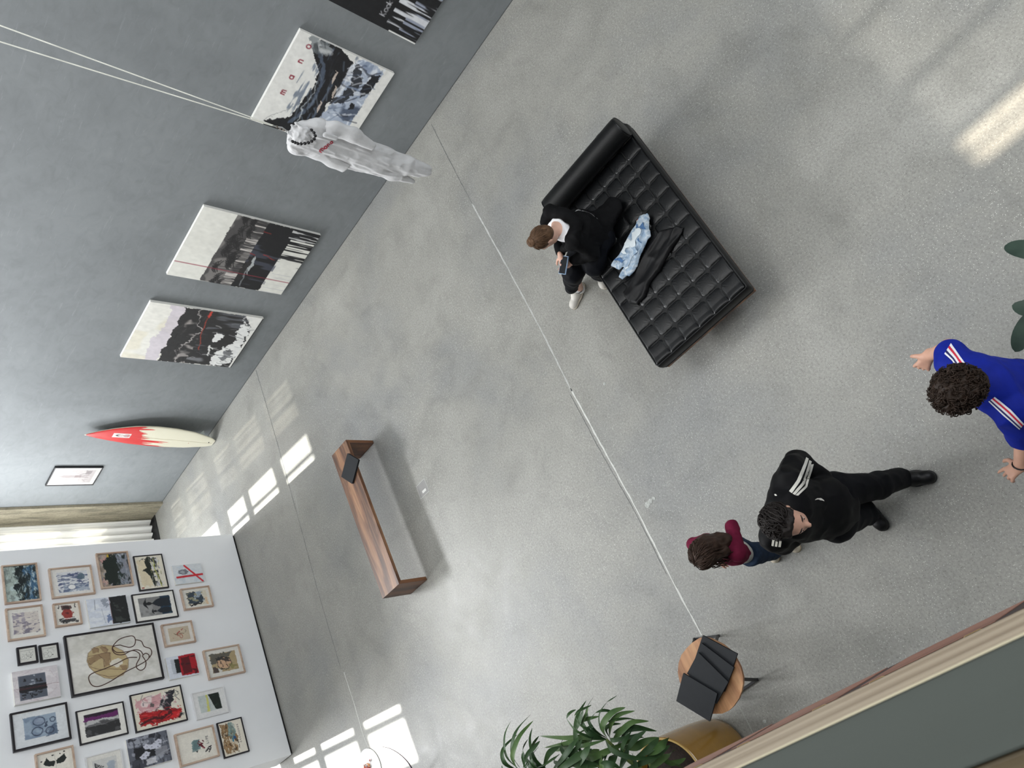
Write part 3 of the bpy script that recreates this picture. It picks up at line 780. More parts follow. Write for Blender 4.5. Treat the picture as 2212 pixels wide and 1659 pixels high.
# ------------------------------------------------------------------ surfboard leaning in the corner
def surfboard():
    t = thing('surfboard', 'white surfboard with red dripping nose leaning against the grey wall', 'surfboard')
    top = np.array([7.052, 9.757, 1.878]); bot = np.array([6.86, 9.70, .012])
    bot = P(461, 956, .015)
    ax = nrm(bot - top); L = np.linalg.norm(bot - top)
    # the deck faces the room (-x), tipped with the lean
    nn = nrm(V(-1, 0.1, 0) - ax * (V(-1, 0.1, 0) @ ax)); sd = np.cross(ax, nn)    # sd points along y
    n, k = 60, 9; W = .29
    ss = np.linspace(0, 1, n)
    hw = W * np.interp(ss, [0, .03, .1, .2, .35, .5, .65, .8, .92, .97, 1], [.01, .12, .36, .62, .90, 1, .98, .84, .58, .44, .28])
    th = .034 * np.interp(ss, [0, .05, .3, .6, .9, 1], [.12, .4, .95, 1, .6, .3])
    rock = .075 * ((ss - .5) * 2) ** 2 * np.where(ss < .5, 1.0, .35)
    vs = []; cols = []; red = s2l((205, 52, 50)); cream = s2l((196, 192, 172))
    rng = np.random.RandomState(3); drip = np.interp(np.linspace(-1, 1, 400), np.linspace(-1, 1, 46), rng.rand(46) ** 2)
    ring = 36
    for i, s in enumerate(ss):
        for j in range(ring):
            a = 2*math.pi*j/ring; u = math.cos(a); w = math.sin(a)
            y = hw[i] * np.sign(u) * abs(u)**.8; z = th[i] * np.sign(w) * abs(w)**.9
            vs.append(top + ax*L*s + sd*y + nn*(z + rock[i] - .02))
    me_q = [(i*ring+j, i*ring+(j+1) % ring, (i+1)*ring+(j+1) % ring, (i+1)*ring+j) for i in range(n-1) for j in range(ring)]
    vs = np.array(vs); 
    me = npmesh('board', vs, me_q, None); 
    m, nt, b = _mat('surfboard_lacquer'); b.inputs['Base Color'].default_value = (*cream, 1); b.inputs['Roughness'].default_value = .3
    me.materials.append(m); link('board', me, t)
    bv = bvh_of(me)
    # red coat over the nose with drips running down the deck
    dk = []; fq = []
    def deck(s, u): # u -1..1 across
        h = np.interp(s, ss, hw); q = top + ax*L*s + sd*h*u*.985 + nn*(np.interp(s, ss, rock) + .08)
        hit = bv.ray_cast(Vector(q), Vector(-nn)); 
        if hit[0] is None: return q - nn*.06
        return np.array(hit[0]) + nn*.0012
    mred = M('red_lacquer', (184, 38, 38), .32, .04)
    na, nb = 20, 60
    ends = []
    for j in range(nb + 1):
        u = -1 + 2*j/nb
        e = .40 + .05*u + .16 * drip[int((u + 1)/2*399)] * (1 + .5*(u > .3)) + (.13 if u > .80 else 0) 
        ends.append(e)
    for i in range(na + 1):
        for j in range(nb + 1): dk.append(deck(.012 + (ends[j] - .012) * i/na, -1 + 2*j/nb))
    w = nb + 1
    npm = npmesh('red_paint', dk, [(i*w+j, i*w+j+1, (i+1)*w+j+1, (i+1)*w+j) for i in range(na) for j in range(nb)], mred); link('red_paint', npm, t)
    # printed portrait sticker
    pc = Pic(34, 44, (200, 194, 190)); pc.ell(.5, .60, .22, .26, (96, 84, 84)); pc.ell(.5, .66, .24, .16, (58, 50, 52)); pc.ell(.5, .55, .14, .17, (190, 176, 168)); pc.ell(.5, .2, .34, .2, (150, 128, 128)); pc.rect(.18, .10, .82, .16, (200, 60, 60), .6)
    vs2 = []; 
    for jj in range(pc.h):
        for ii in range(pc.w):
            s = .20 + .13*(1 - jj/(pc.h-1)); u = .42 - .0 - (ii/(pc.w-1))*.0
            h = np.interp(.26, ss, hw); off = (-.06 + .12*ii/(pc.w-1) + .02) / np.interp(s, ss, hw)
            vs2.append(deck(s, -off) + nn*.001)
    link('sticker', npmesh('sticker', vs2, pc.quads(), PAINT, True, pc.linear()), t)
    ln = MB(); pts = [deck(s, .02) for s in np.linspace(.42, .985, 24)]
    ln.tube(pts, .0016, 5); ln.build('stringer', M('stringer', (196, 188, 160), .4), t, True)
    MB().lathe([(0, 0), (.009, 0), (.009, .004), (0, .004)], (0, 0, 0), 12)
    p = deck(.955, -.15); MB().sphere(p, .009, 10, 6).build('leash_plug', m_black, t, True)
    p = deck(.80, .25); MB().sphere(p, .005, 8, 5).build('dot', mred, t, True)
    mf = see_through('fin_resin', .35, (0.80, 0.84, 0.82), True)
    for s, u in ((.88, .62), (.88, -.62), (.955, 0)):
        base = top + ax*L*s + sd*np.interp(s, ss, hw)*u - nn*.03
        pr = [(0, 0), (.03, .055), (.075, .095), (.085, .10), (.082, .07), (.095, .03), (.10, 0)]
        vsf = [base + ax*(a-.05) - nn*b + sd*e for e in (-.004, .004) for a, b in pr]; k = len(pr)
        MB().add(vsf, [tuple(range(k)), tuple(range(k, 2*k))[::-1]] + [(i, (i+1) % k, k+(i+1) % k, k+i) for i in range(k)]).build('fin', mf, t)
surfboard()
# ------------------------------------------------------------------ pictures
def picture(name, wall, rect, depth, pic, label, frame=None, fw=.02, mat=None, recess=.006, group=None, art=None, edge=None, cat='picture', foot=None):
    """wall 'R': viewer looks along +x, rect = (y_left, y_right, z0, z1); wall 'P': viewer looks along +y, rect = (x0, x1, z0, z1)."""
    a, b, z0, z1 = rect
    if wall == 'R': X = lambda u, v, dd: (XW - .003 - dd, a + (b - a)*u, z0 + (z1 - z0)*v); wd = abs(a - b)
    else: X = lambda u, v, dd: (a + (b - a)*u, 9.85 - .002 - dd, z0 + (z1 - z0)*v); wd = abs(b - a)
    ht = z1 - z0
    t = thing(name, label, cat, group)
    def slab(u0, u1, v0, v1, d0, d1, nm, m, par):
        vs = [X(u, v, dd) for dd in (d0, d1) for u, v in ((u0, v0), (u1, v0), (u1, v1), (u0, v1))]
        return MB().add(vs, [(3,2,1,0), (4,5,6,7), (0,1,5,4), (1,2,6,5), (2,3,7,6), (3,0,4,7)]).build(nm, m, par)
    U, Vv = fw / wd, fw / ht
    if frame is not None:
        o = [(0,0),(1,0),(1,1),(0,1)]; i = [(U,Vv),(1-U,Vv),(1-U,1-Vv),(U,1-Vv)]
        vs = [X(*p, dd) for dd in (0, depth) for p in o] + [X(*p, dd) for dd in (0, depth) for p in i]
        fs = []
        for k in range(4):
            l = (k+1) % 4
            fs += [(k, l, 4+l, 4+k), (4+k, 4+l, 12+l, 12+k), (12+k, 12+l, 8+l, 8+k)]
        MB().add(vs, fs).build('frame', frame, t)
        slab(U, 1-U, Vv, 1-Vv, .001, depth - recess - .0025, 'mat_board', mat or m_mat, t)
        base = depth - recess - .0015
        u0, u1, v0, v1 = art or (U*1.2, 1-U*1.2, Vv*1.2, 1-Vv*1.2)
        par = t
    else:
        slab(0, 1, 0, 1, 0, depth - .001, 'canvas', edge or m_canvas, t); base = depth; u0, u1, v0, v1 = 0, 1, 0, 1; par = t
    vs = [X(u0 + (u1-u0)*i/(pic.w-1), v0 + (v1-v0)*j/(pic.h-1), base + .0006) for j in range(pic.h) for i in range(pic.w)]
    link('painted_surface', npmesh('painted_surface', vs, pic.quads(), PAINT, True, pic.linear()), par)
    return t
m_canvas = M('canvas_edge', (232, 231, 226), 0.8, 0.03)
m_canvas_d = M('dark_canvas_edge', (54, 54, 56), 0.8, 0.2)
BK = (24, 24, 27); WH = (236, 236, 232)

# --- the five works on the grey wall
p = Pic(120, 150, BK, 11)                               # black with drips
p.poly([(.52,.0),(.62,.2),(.66,.45),(.6,.7),(.66,1),(1,1),(1,0)], (228,228,222), .05)
m_ = ((p.v < .36) & (p.u < .66)).astype(float)
p.streak(m_, (216,218,222), 34, 2.0, .05 , 1); p.streak(m_*(p.v < .22), (150,156,172), 26, 2.5, .15, 5); p.streak(m_, BK, 46, 2.2, .16, 3)
p.streak((p.v < .40)*(p.u > .5)*(p.u < .72)*1.0, BK, 30, 1.6, .0, 8)
p.rect(0, 0, .012, .3, WH); p.text(words_("Kook's", .72), .10, .405, .055, .050, .007, (205, 205, 208)); p.grain(5)
picture('painting', 'R', (2.546, 1.41, .755, 1.93), .035, p, 'black and white canvas with dripping paint and a scrawled white word', edge=m_canvas)

p = Pic(150, 154, (226, 225, 220), 12)                  # the one lettered m a n o
p.put(np.clip(p.nz(3, 3, 5), 0, 1)*.35, (206, 205, 200))
p.poly([(.03,.90),(.10,.80),(.177,.70),(.30,.66),(.457,.645),(.58,.64),(.705,.66),(.80,.73),(.868,.81),(.93,.84),(1,.80),(1,.60),(.93,.42),(.86,.385),(.7,.38),(.54,.40),(.42,.43),(.30,.44),(.2,.43),(.1,.45),(.0,.5),(0,.9)], BK, .03)
p.poly([(.86,.78),(.95,.90),(1,.88),(1,.70),(.92,.66)], (120,126,128), .05, .8)
sw = ((p.v > .42) & (p.v < .8)).astype(float)
p.streak(sw, (96, 108, 126), 5, 24, .24, 4, .75); p.line([(.12,.66),(.3,.60),(.46,.575),(.62,.59),(.78,.66),(.88,.74)], .035, (86,98,116), .8, .03)
p.line([(.15,.60),(.32,.63),(.5,.61),(.62,.64)], .012, (198,204,206), .8, .03)
p.poly([(0,.47),(.1,.43),(.22,.42),(.3,.43),(.42,.40),(.54,.39),(.7,.37),(.86,.38),(.97,.40),(1,.25),(.95,.1),(.7,.1),(.4,.11),(.1,.12),(0,.14)], (170,180,196), .03)
mm = ((p.v < .43) & (p.v > .10)).astype(float)
p.streak(mm, (222,226,232), 4, 14, .02, 2, .85); p.streak(mm*(p.u > .35), (70,80,98), 5, 7, .12, 9, .9); p.streak(mm, (120,134,160), 8, 14, .2, 14, .6)
p.poly([(.45,.42),(.6,.36),(.8,.36),(.95,.40),(.9,.3),(.7,.24),(.52,.28)], (34,36,42), .06, .9)
p.poly([(.62,.17),(.72,.21),(.86,.19),(.93,.11),(.84,.09),(.7,.1)], (26,27,32), .04)
p.poly([(.46,.22),(.5,.16),(.56,.18),(.55,.24)], (26,27,32), .04)
p.rect(0, 0, 1, .075, (232,231,226), 1, .02); p.rect(0,0,.8,.105,(232,231,226),.9,.02)
p.dabs(70, .02, .98, .13, .40, ((214,220,228),(150,164,188),(90,102,124),(232,234,236),(40,44,54)), .12, .016, 1.9, .7, .75); p.dabs(46, .1, .9, .45, .66, ((34,36,42),(70,82,100),(24,24,27),(110,122,136)), .14, .014, .5, .5, .7); p.dabs(14, .87, .97, .70, .79, ((150,154,156),(60,64,66),(196,198,198)), .1, .03, 1.2, .6, .7)
for q in ((.30,.485),(.50,.43),(.64,.50)): p.poly([(q[0],q[1]-.006),(q[0]+.05,q[1]+.016),(q[0]+.13,q[1]+.012),(q[0]+.15,q[1]+.03),(q[0]+.14,q[1]),(q[0]+.05,q[1]-.008)], (196,182,170), .012, .95)
p.poly([(0,.86),(.06,.88),(.1,.84),(.06,.78),(0,.8)], BK, .04, .8); p.line([(.02,.90),(.10,.86),(.2,.78),(.3,.70),(.45,.66)], .004, (110,110,112), .8, .02)
for ch, u in zip('mano', (.365, .535, .715, .872)): p.text(words_(ch, 1), u, .845, .062, .062 / 1.02, .010, (132, 30, 46))
p.grain(5)
picture('painting', 'R', (4.055, 2.932, .772, 1.932), .04, p, 'square canvas with a black wave, pale blue water and red letters')

p = Pic(130, 176, (226, 225, 217), 13)                  # palms over black water
p.put(np.clip(p.nz(2, 4, 1), 0, 1)*.25, (208,206,194))
p.rect(0, .465, 1, .737, (74, 72, 72), 1, .003)
tz = ((p.v > .465) & (p.v < .737)).astype(float)
p.streak(tz, (150,146,142), 4, 5, .05, 3, .6); p.streak(tz*(p.v < .57), (206,200,194), 60, 3, .04, 6, .9)
rg = np.random.RandomState(5)
for k in range(26):
    cu, cv = rg.rand(), .56 + .13*rg.rand(); sz = .05 + .03*rg.rand()
    p.line([(cu, cv), (cu + rg.uniform(-.02, .02), .468)], .006, (30,29,30))
    for a in np.linspace(-.3, 3.4, 8): p.line([(cu, cv), (cu + sz*.7*math.cos(a), cv + sz*.5*math.sin(a)), (cu + sz*1.15*math.cos(a), cv + sz*.5*math.sin(a) - .014)], .011, (34,33,34))
p.rect(0, .22, 1, .47, BK, 1, .006)
wv = ((p.v < .24)).astype(float)
p.streak(((p.v > .2) & (p.v < .47) & (p.u < .75)).astype(float), (74,78,92), 16, 3, .2, 21, .7)
drip = ((p.v < .23) & (p.u > .47)).astype(float)
for (a, b, th, aa) in ((.40, .58, .22, .9), (.58, .78, .02, 1.0), (.74, 1.01, -.10, 1.0)): p.streak(((p.u > a) & (p.u < b) & (p.v < .26)).astype(float), BK, 44, 1.6, th, int(a*90), aa, .06)
p.streak(((p.u > .85) & (p.v < .25)).astype(float), (214,214,212), 50, 3, .12, 61, .9, .06)
p.streak(((p.u < .47) & (p.v < .2)).astype(float), (190,190,192), 60, 1.5, .30, 41, .7)
p.poly([(.10,.47),(.28,.475),(.5,.445),(.52,.43),(.3,.41),(.12,.42)], (40,38,38), .01); p.poly([(.30,.42),(.48,.43),(.50,.415),(.38,.395),(.22,.39)], (186,190,190), .02, .9); p.line([(.04,.40),(.35,.415)], .014, (150,154,156), .8, .02)
p.line([(.215, 1), (.205, 0)], .009, (134, 40, 56))
for q in ((.86,.46),(.53,.47),(.52,.29),(.55,.36)): p.line([(q[0],q[1]),(q[0]-.01,q[1]-.05)], .012, (150,44,40), .9, .02)
p.grain(4)
picture('painting', 'R', (6.442, 5.305, .392, 1.931), .04, p, 'tall canvas with dark palm trees, black water and a thin red line', edge=m_canvas)

p = Pic(130, 176, (230, 228, 220), 14)                  # the lake with a red stroke
p.streak(p.band(.7, 1), (222,214,190), 3, 3, .1, 3, .5); p.poly([(0,.70),(0,.79),(.35,.84),(.62,.78),(1,.83),(1,.69)], (206,198,206), .03, .85)
p.poly([(0,0),(0,.70),(.1,.69),(.2,.705),(.3,.69),(.4,.70),(.5,.695),(.6,.71),(.7,.69),(.8,.71),(.9,.70),(1,.715),(1,0)], (38,37,38), .03)
rg = np.random.RandomState(9)
pts = [(u, .53 + .05*math.sin(u*7) + .02*rg.randn()) for u in np.linspace(0, 1, 16)]
p.line(pts, .012, (196,190,186), .9, .05); p.streak(p.band(.45,.56,0,.5), (176,170,166), 9, 6, .2, 4, .8); p.streak(p.band(.50,.64,.5,.85), (190,182,176), 8, 8, .22, 6, .7)
p.line([(.28,.395),(.55,.45),(.8,.48),(.95,.475)], .010, (170,60,44), .9, .015); p.line([(.88,.475),(.98,.475)], .03, (196,60,46), .95, .02)
p.streak(p.band(.03,.45), (96,98,104), 12, 2.5, .12, 12, .8); p.streak(p.band(.2,.45,.0,.4), (150,152,156), 9, 4, .25, 13, .7)
for pl in ([(.45,.31),(.55,.34),(.66,.33),(.62,.27),(.5,.26)], [(.02,.20),(.15,.24),(.35,.22),(.5,.12),(.62,.16),(.9,.14),(.97,.17),(.8,.08),(.5,.04),(.3,.03),(.05,.05)]): p.poly(pl, (232,232,230), .06)
p.poly([(.1,.14),(.3,.17),(.36,.11),(.2,.08)], (70,72,76), .06, .7); p.poly([(.98,.16),(1,.17),(1,0),(0,0),(0,.03),(.5,.03),(.8,.06)], (232,231,226), .02)
p.dabs(40, 0, 1, .05, .42, ((60,62,66),(110,112,118),(210,210,210),(34,34,36)), .12, .014, 1.4, .4, .6); p.dabs(26, 0, 1, .46, .68, ((34,33,34),(58,56,56),(30,30,31)), .1, .02, 0, .6, .7)
p.line([(.2,.28),(.3,.30),(.38,.33),(.33,.27)], .02, (226,226,222), .95, .03); p.rect(0,0,1,.008,BK)
p.grain(4)
picture('painting', 'R', (8.042, 6.945, .408, 1.945), .04, p, 'tall canvas with a dark lake, pale lilac sky and a red stroke', edge=m_canvas)

p = Pic(60, 80, (236, 234, 230), 15)                    # framed beach photograph
p.rect(.13,.10,.87,.90,(222,214,212)); p.streak(p.band(.1,.9,.13,.87), (238,232,230), 3, 8, 0, 2, .7); p.rect(.13,.10,.87,.26,(204,194,192),.6)
p.poly([(.44,.74),(.5,.84),(.56,.74),(.57,.44),(.43,.44)], (196,184,182), .01, .8); p.rect(.44,.36,.56,.5,(168,150,148),.8); p.line([(.47,.36),(.44,.2)], .03, (160,146,144)); p.line([(.53,.36),(.57,.2)], .03, (160,146,144)); p.line([(.6,.4),(.72,.24)], .03, (150,140,140), .8)
p.rect(.62,.17,.84,.3,(150,140,140),.7,.03); p.line([(.2,.22),(.3,.3),(.32,.18)], .012, (150,140,138))
p.c *= .74
picture('photograph', 'R', (11.205, 10.70, 1.325, 2.003), .03, p, 'faint beach photograph in a thin black frame between surfboard and pier', frame=m_black, fw=.014, mat=M('grey_mat', (172, 171, 168), .8, .02))

# --- the salon hang on the white partition
def z1(x, y): return (x/6.38, 1160 + y/6.38)
def z2(x, y): return (270 + x/5.924, 1160 + y/5.924)
def z3(x, y): return (x/6.168, 1390 + y/6.168)
def zf(x, y): return (270 + x/5.946, 1380 + y/5.946)
def rc(zz, *c, d=.03):
    q = [PY(*zz(*p), 9.85 - d) for p in c]
    xs = sorted(a[0] for a in q); zs = sorted(a[2] for a in q)
    return ((xs[0]+xs[1])/2, (xs[2]+xs[3])/2, (zs[0]+zs[1])/2, (zs[2]+zs[3])/2)
hang = 'small pictures hung together on the white partition'
def hangp(rect, pic, label, frame=None, **kw):
    dd = kw.pop('depth', .032)
    return picture('framed_picture' if frame is not None else 'small_canvas', 'P', rect, dd, pic, label, frame, group=hang, **kw)
OAK = dict(frame=m_oak, fw=.017, recess=.018, depth=.04); BLK = dict(frame=m_blackwood, fw=.014, recess=.006, depth=.028); WHF = dict(frame=m_whiteframe, fw=.012, recess=.006, depth=.03)
def oil(seed, sky, dark, low, hi):                       # thick little seascapes: lighter sky above, dark headland, broken water below
    p = Pic(60, 64, sky, seed)
    p.streak(p.band(.5, 1), hi, 7, 7, 0, 1, .8); p.streak(p.band(.4,1), tuple(np.array(sky)*.7), 9, 9, .15, 2, .7)
    p.poly([(0,.66),(.12,.5),(.25,.62),(.4,.74),(.52,.55),(.7,.62),(.82,.72),(1,.60),(1,.3),(0,.3)], dark, .12)
    p.poly([(0,.36),(.3,.42),(.6,.34),(1,.4),(1,0),(0,0)], low, .10); p.streak(p.band(0,.42), hi, 9, 16, .1, 4, .8); p.streak(p.band(0,.38), dark, 7, 9, .06, 6, .85)
    p.dabs(40, 0, 1, .45, 1, (sky, hi, tuple(np.array(sky)*.75)), .14, .035, 0, .7); p.dabs(45, 0, 1, .25, .65, (dark, tuple(np.array(dark)*1.9), dark), .12, .04, None); p.dabs(60, 0, 1, 0, .42, (low, hi, dark, tuple(np.array(low)*1.35), (196, 208, 214)), .12, .028, 0, .6)
    return p.grain(8)
p = oil(21, (168,182,176), (22,32,34), (62,98,128), (188,206,206))
hangp(rc(z1,(20,395),(505,360),(575,875),(65,920)), p, 'oak framed thick oil seascape with pale sky and bright blue water', mat=m_dark, **OAK)

p = Pic(64, 90, (226,224,220), 22)                       # blue ink waves
p.rect(.12,.08,.88,.86,(214,216,220))
for k, (a, b, c) in enumerate(((.18,.30,.06),(.3,.52,.05),(.42,.42,.07),(.5,.62,.05),(.6,.36,.06),(.68,.55,.04),(.76,.44,.05))): p.streak(p.band(.08,.86,a-.05,a+.06,.05), (66,76,112), 12, 6, .1, k, .85)
p.streak(p.band(.08,.86,.12,.88), (84,96,128), 14, 5, .18, 9, .8); p.streak(p.band(.08,.86,.12,.5), (120,136,160), 4, 9, 0, 3, .5); p.ell(.30,.52,.09,.09,(232,232,232)); p.ring(.30,.52,.10,.10,.02,(96,104,128),.6,.03)
p.ell(.66,.24,.12,.10,(84,104,118),.8,.06); p.ell(.62,.68,.06,.12,(90,100,128),.5,.1)
hangp(rc(z1,(668,440),(1250,385),(1320,780),(720,848)), p, 'oak framed ink drawing of blue waves on white paper', **OAK)

p = oil(23, (176,162,148), (20,30,28), (128,134,146), (150,148,156))
p.ell(.84,.80,.08,.1,(204,150,150),.8,.2); p.ell(.95,.66,.08,.05,(206,176,60),.9,.06); p.ell(.15,.88,.1,.1,(196,160,150),.8,.12); p.poly([(.05,.74),(.3,.9),(.5,.82),(.75,.86),(.95,.62),(.95,.4),(.1,.4)], (24,34,30), .12)
hangp(rc(z1,(1322,230),(1765,195),(1840,665),(1395,712)), p, 'oak framed dark green oil painting with pink and yellow touches', mat=m_dark, **OAK)

p = Pic(60, 72, (228,222,206), 24)                       # dark green and acid yellow strokes
p.poly([(.05,.35),(.1,.9),(.9,.95),(.95,.5)], (214,196,160), .08, .6); p.streak(p.band(.1,.5,.05,.95), (206,206,210), 9, 4, 0, 2, .9)
p.poly([(.04,.46),(.3,.55),(.5,.66),(.56,.78),(.62,.64),(.9,.66),(.98,.58),(.98,.46),(.6,.45),(.3,.4),(.03,.36)], (30,36,28), .05)
p.streak(p.band(.22,.42,.05,.95), (40,44,48), 12, 5, .05, 6, .9); p.line([(.06,.22),(.3,.26),(.6,.33),(.92,.34)], .03, (160,164,50), .95, .05); p.line([(.1,.2),(.4,.24)], .04, (70,76,40), .9, .05); p.line([(.9,.4),(.92,.8),(.86,.86)], .02, (44,46,44), .8, .05); p.dabs(40, .05, .95, .12, .5, ((44,48,46),(120,124,120),(224,220,210),(150,154,60),(226,222,206)), .16, .022, 0, .4, .8); p.rect(.03,.85,.06,.95,(150,52,40))
hangp(rc(z2,(110,245),(480,212),(560,645),(185,690)), p, 'black framed abstract with a dark green streak and acid yellow line', **BLK)

p = Pic(46, 66, (214,219,224), 25)                       # crossing red stripes
p.streak(p.band(0,1), (196,206,216), 5, 5, .1, 2, .7); p.ell(.62,.66,.13,.17,(110,112,122),.9,.06); p.ell(.62,.66,.08,.10,(176,178,186),.8,.08)
p.line([(.36,.9),(.40,.02)], .10, (196,34,48), 1, .01); p.line([(.95,.58),(.04,.06)], .085, (206,36,50), 1, .01)
hangp(rc(z2,(598,370),(970,340),(1010,570),(645,615)), p, 'small white canvas with two crossing red stripes and a grey stone', depth=.035)

p = Pic(64, 80, (224,222,216), 26)                       # grey violet wave drawing
p.rect(.13,.08,.87,.87,(208,200,194)); p.streak(p.band(.08,.87,.13,.87), (122,116,132), 12, 5, .12, 3, .85); p.streak(p.band(.5,.87,.13,.87), (136,130,150), 5, 5, .05, 5, .6); p.streak(p.band(.08,.87,.13,.87), (226,220,210), 9, 4, .15, 8, .8)
p.streak(p.band(.08,.87,.13,.3), (92,90,112), 7, 5, 0, 9, .7); p.ring(.3,.5,.09,.10,.015,(120,112,116),.8,.05)
hangp(rc(z1,(70,990),(575,935),(640,1365),(115,1430)), p, 'oak framed mauve wash drawing of breaking waves', **OAK)

p = Pic(56, 60, (226,222,214), 27)                       # red lump in a dark box
p.poly([(.12,.82),(.3,.88),(.34,.2),(.2,.14),(.08,.3)], (60,60,62), .05, .9); p.ell(.52,.5,.26,.24,(150,58,54),1,.08); p.ell(.55,.48,.07,.07,(96,38,40),.9,.08); p.poly([(.7,.75),(.95,.72),(.95,.3),(.74,.28)], (84,62,62), .05, .9); p.poly([(.76,.66),(.9,.64),(.9,.4),(.78,.36)], (58,44,46), .04)
p.line([(.22,.85),(.3,.5),(.26,.1)], .04, (232,230,228), .9, .04); p.streak(p.band(.05,.9,.05,.25), (40,40,42), 8, 8, .1, 4, .8); p.line([(.8,.12),(.98,.12)], .05, BK, .9, .04); p.line([(.85,.85),(.95,.8)], .05, BK, .8, .04)
hangp(rc(z1,(725,920),(1095,885),(1135,1195),(765,1245)), p, 'small square oak framed painting of a red lump in a dark box', **OAK)

p = Pic(56, 80, (210,216,228), 28)                       # white above, black slab below
p.streak(p.band(.45,1), (228,232,238), 6, 4, 0, 2, .8); p.rect(.02,0,1,.435,(28,30,32),1,.015); p.streak(p.band(.1,.36,.1,.9), (66,70,68), 9, 9, .1, 3, .8); p.line([(.03,.44),(.97,.44)], .02, (100,36,40), .5)
p.ell(.8,.56,.16,.1,(116,124,140),.6,.1); p.ell(.22,.52,.14,.07,(92,110,150),.8,.1); p.line([(.6,.82),(.95,.8)], .014, (80,86,100)); p.line([(.1,.62),(.6,.66)], .01, (110,116,130), .8)
hangp(rc(z1,(1185,865),(1735,805),(1795,1175),(1240,1258)), p, 'unframed canvas with pale grey sky and a black lower half', depth=.035)

p = Pic(64, 92, (234,232,226), 29)                       # two hatted silhouettes
p.rect(.14,.1,.86,.9,(128,128,128)); p.streak(p.band(.1,.9,.14,.86), (164,164,164), 3, 4, 0, 2, .6); p.rect(.14,.1,.86,.36,(24,48,70),1,.03); p.streak(p.band(.1,.4,.14,.86), (40,96,116), 8, 8, .1, 5, .8)
for cx, k, y0 in ((.62, 1.0, .70), (.30, .62, .56)):
    p.poly([(cx-.22*k, y0-.02), (cx-.03*k, y0+.09*k), (cx+.03*k, y0+.09*k), (cx+.22*k, y0+.0), (cx+.05*k, y0+.01), (cx-.06*k, y0+.005)], (26,28,32), .004); p.ell(cx, y0-.05*k, .065*k, .07*k, (26,28,32)); p.rect(cx-.025*k, y0-.2*k, cx+.025*k, y0-.08*k, (30,32,34)); p.poly([(cx-.17*k,.12),(cx-.15*k,y0-.28*k),(cx-.05*k,y0-.16*k),(cx+.05*k,y0-.16*k),(cx+.15*k,y0-.28*k),(cx+.17*k,.12)], (26,34,44), .02)
hangp(rc(z2,(85,735),(622,675),(688,1020),(145,1095)), p, 'black framed print of two hatted silhouettes against grey', **BLK)

p = Pic(60, 78, (224,222,214), 30)                       # broken dark collage
p.rect(.12,.1,.88,.86,(214,206,186),.8,.02); p.poly([(.2,.84),(.86,.84),(.84,.4),(.7,.28),(.4,.24),(.22,.3)], (58,70,82), .08); p.streak(p.band(.25,.85,.18,.86), (170,164,130), 8, 8, .16, 3, .8); p.streak(p.band(.25,.6,.3,.86), (176,190,206), 7, 7, .1, 6, .8); p.poly([(.12,.8),(.2,.82),(.24,.3),(.14,.4)], (34,36,42), .08); p.rect(.1,.1,.5,.2,(226,190,150),.6,.04)
hangp(rc(z2,(705,665),(1075,625),(1135,885),(760,940)), p, 'oak framed collage of torn slate blue and sand scraps', **OAK)

for (cs, sd, lab) in (((( 220,55),(490,20),(512,250),(240,290)), 31, 'left one of the two tiny black framed line drawings side by side'), (((515,20),(775,-5),(805,210),(545,250)), 32, 'right one of the two tiny black framed line drawings, next to the big cord picture')):
    p = Pic(52, 56, (214,214,208), sd); rg = np.random.RandomState(sd)
    for k in range(9):
        u, v = rg.uniform(.2, .75), rg.uniform(.2, .8); p.line(arc(u, v, rg.uniform(.06,.2), rg.uniform(.05,.2), rg.uniform(0,360), rg.uniform(200,500), 12), .012, (92,92,92), .9)
    p.line([(.86,.1),(.84,.92)], .02, (70,70,70), .7); p.ell(.3,.3,.03,.06,(40,40,40))
    hangp(rc(z3, *cs), p, lab, frame=m_blackwood, fw=.022, recess=.008, depth=.034)

# the large one: a stained disc with a looping cord
p = Pic(120, 128, (216,214,208), 33)
p.streak(p.band(0,1), (196,194,186), 3, 3, .1, 2, .5)
p.streak(p.band(0,1), (232,230,226), 5, 5, .15, 4, .6)
def zbig(x, y):                                          # third close-up of the photograph -> picture plane
    q = PY(*z3(x, y), 9.82); return ((q[0]-bx[0])/(bx[1]-bx[0]), (q[2]-bx[2])/(bx[3]-bx[2]))
bx = rc(lambda x, y: (x, y), (137.5,1374), (330.5,1347), (354.5,1467), (154.8,1505.5))
disc = [zbig(*q) for q in ((1130,240),(1150,130),(1230,50),(1350,12),(1490,25),(1640,95),(1720,220),(1715,330),(1640,440),(1500,495),(1380,480),(1260,420),(1165,330))]
p.poly(disc, (186,166,124), .008, .95); p.poly([zbig(*q) for q in ((1460,240),(1590,190),(1640,260),(1560,330),(1450,290))], (222,218,208), .03, .9)
for q in (((1200,60),(1300,40),(1300,110),(1220,130)), ((1310,40),(1400,30),(1440,90),(1370,120)), ((1150,200),(1260,160),(1400,120),(1460,130),(1470,290),(1390,330),(1370,200),(1250,250),(1170,300)), ((1600,290),(1690,300),(1700,350),(1620,360))): p.poly([zbig(*k) for k in q], (138,112,84), .02, .75)
for q in (((1150,180),(1250,155),(1390,125),(1450,120),(1470,260)), ((1140,220),(1180,300),(1250,240)), ((1380,330),(1370,220),(1300,160)), ((1180,320),(1300,360),(1450,350),(1690,360)), ((1270,420),(1450,470),(1640,430)), ((1230,50),(1300,70),(1290,120)), ((1330,30),(1430,80),(1400,125))): p.line([zbig(*k) for k in q], .008, (104,78,62), .9, .008)
p.line(disc + [disc[0]], .007, (120,96,72), .9, .004)
p.grain(4)
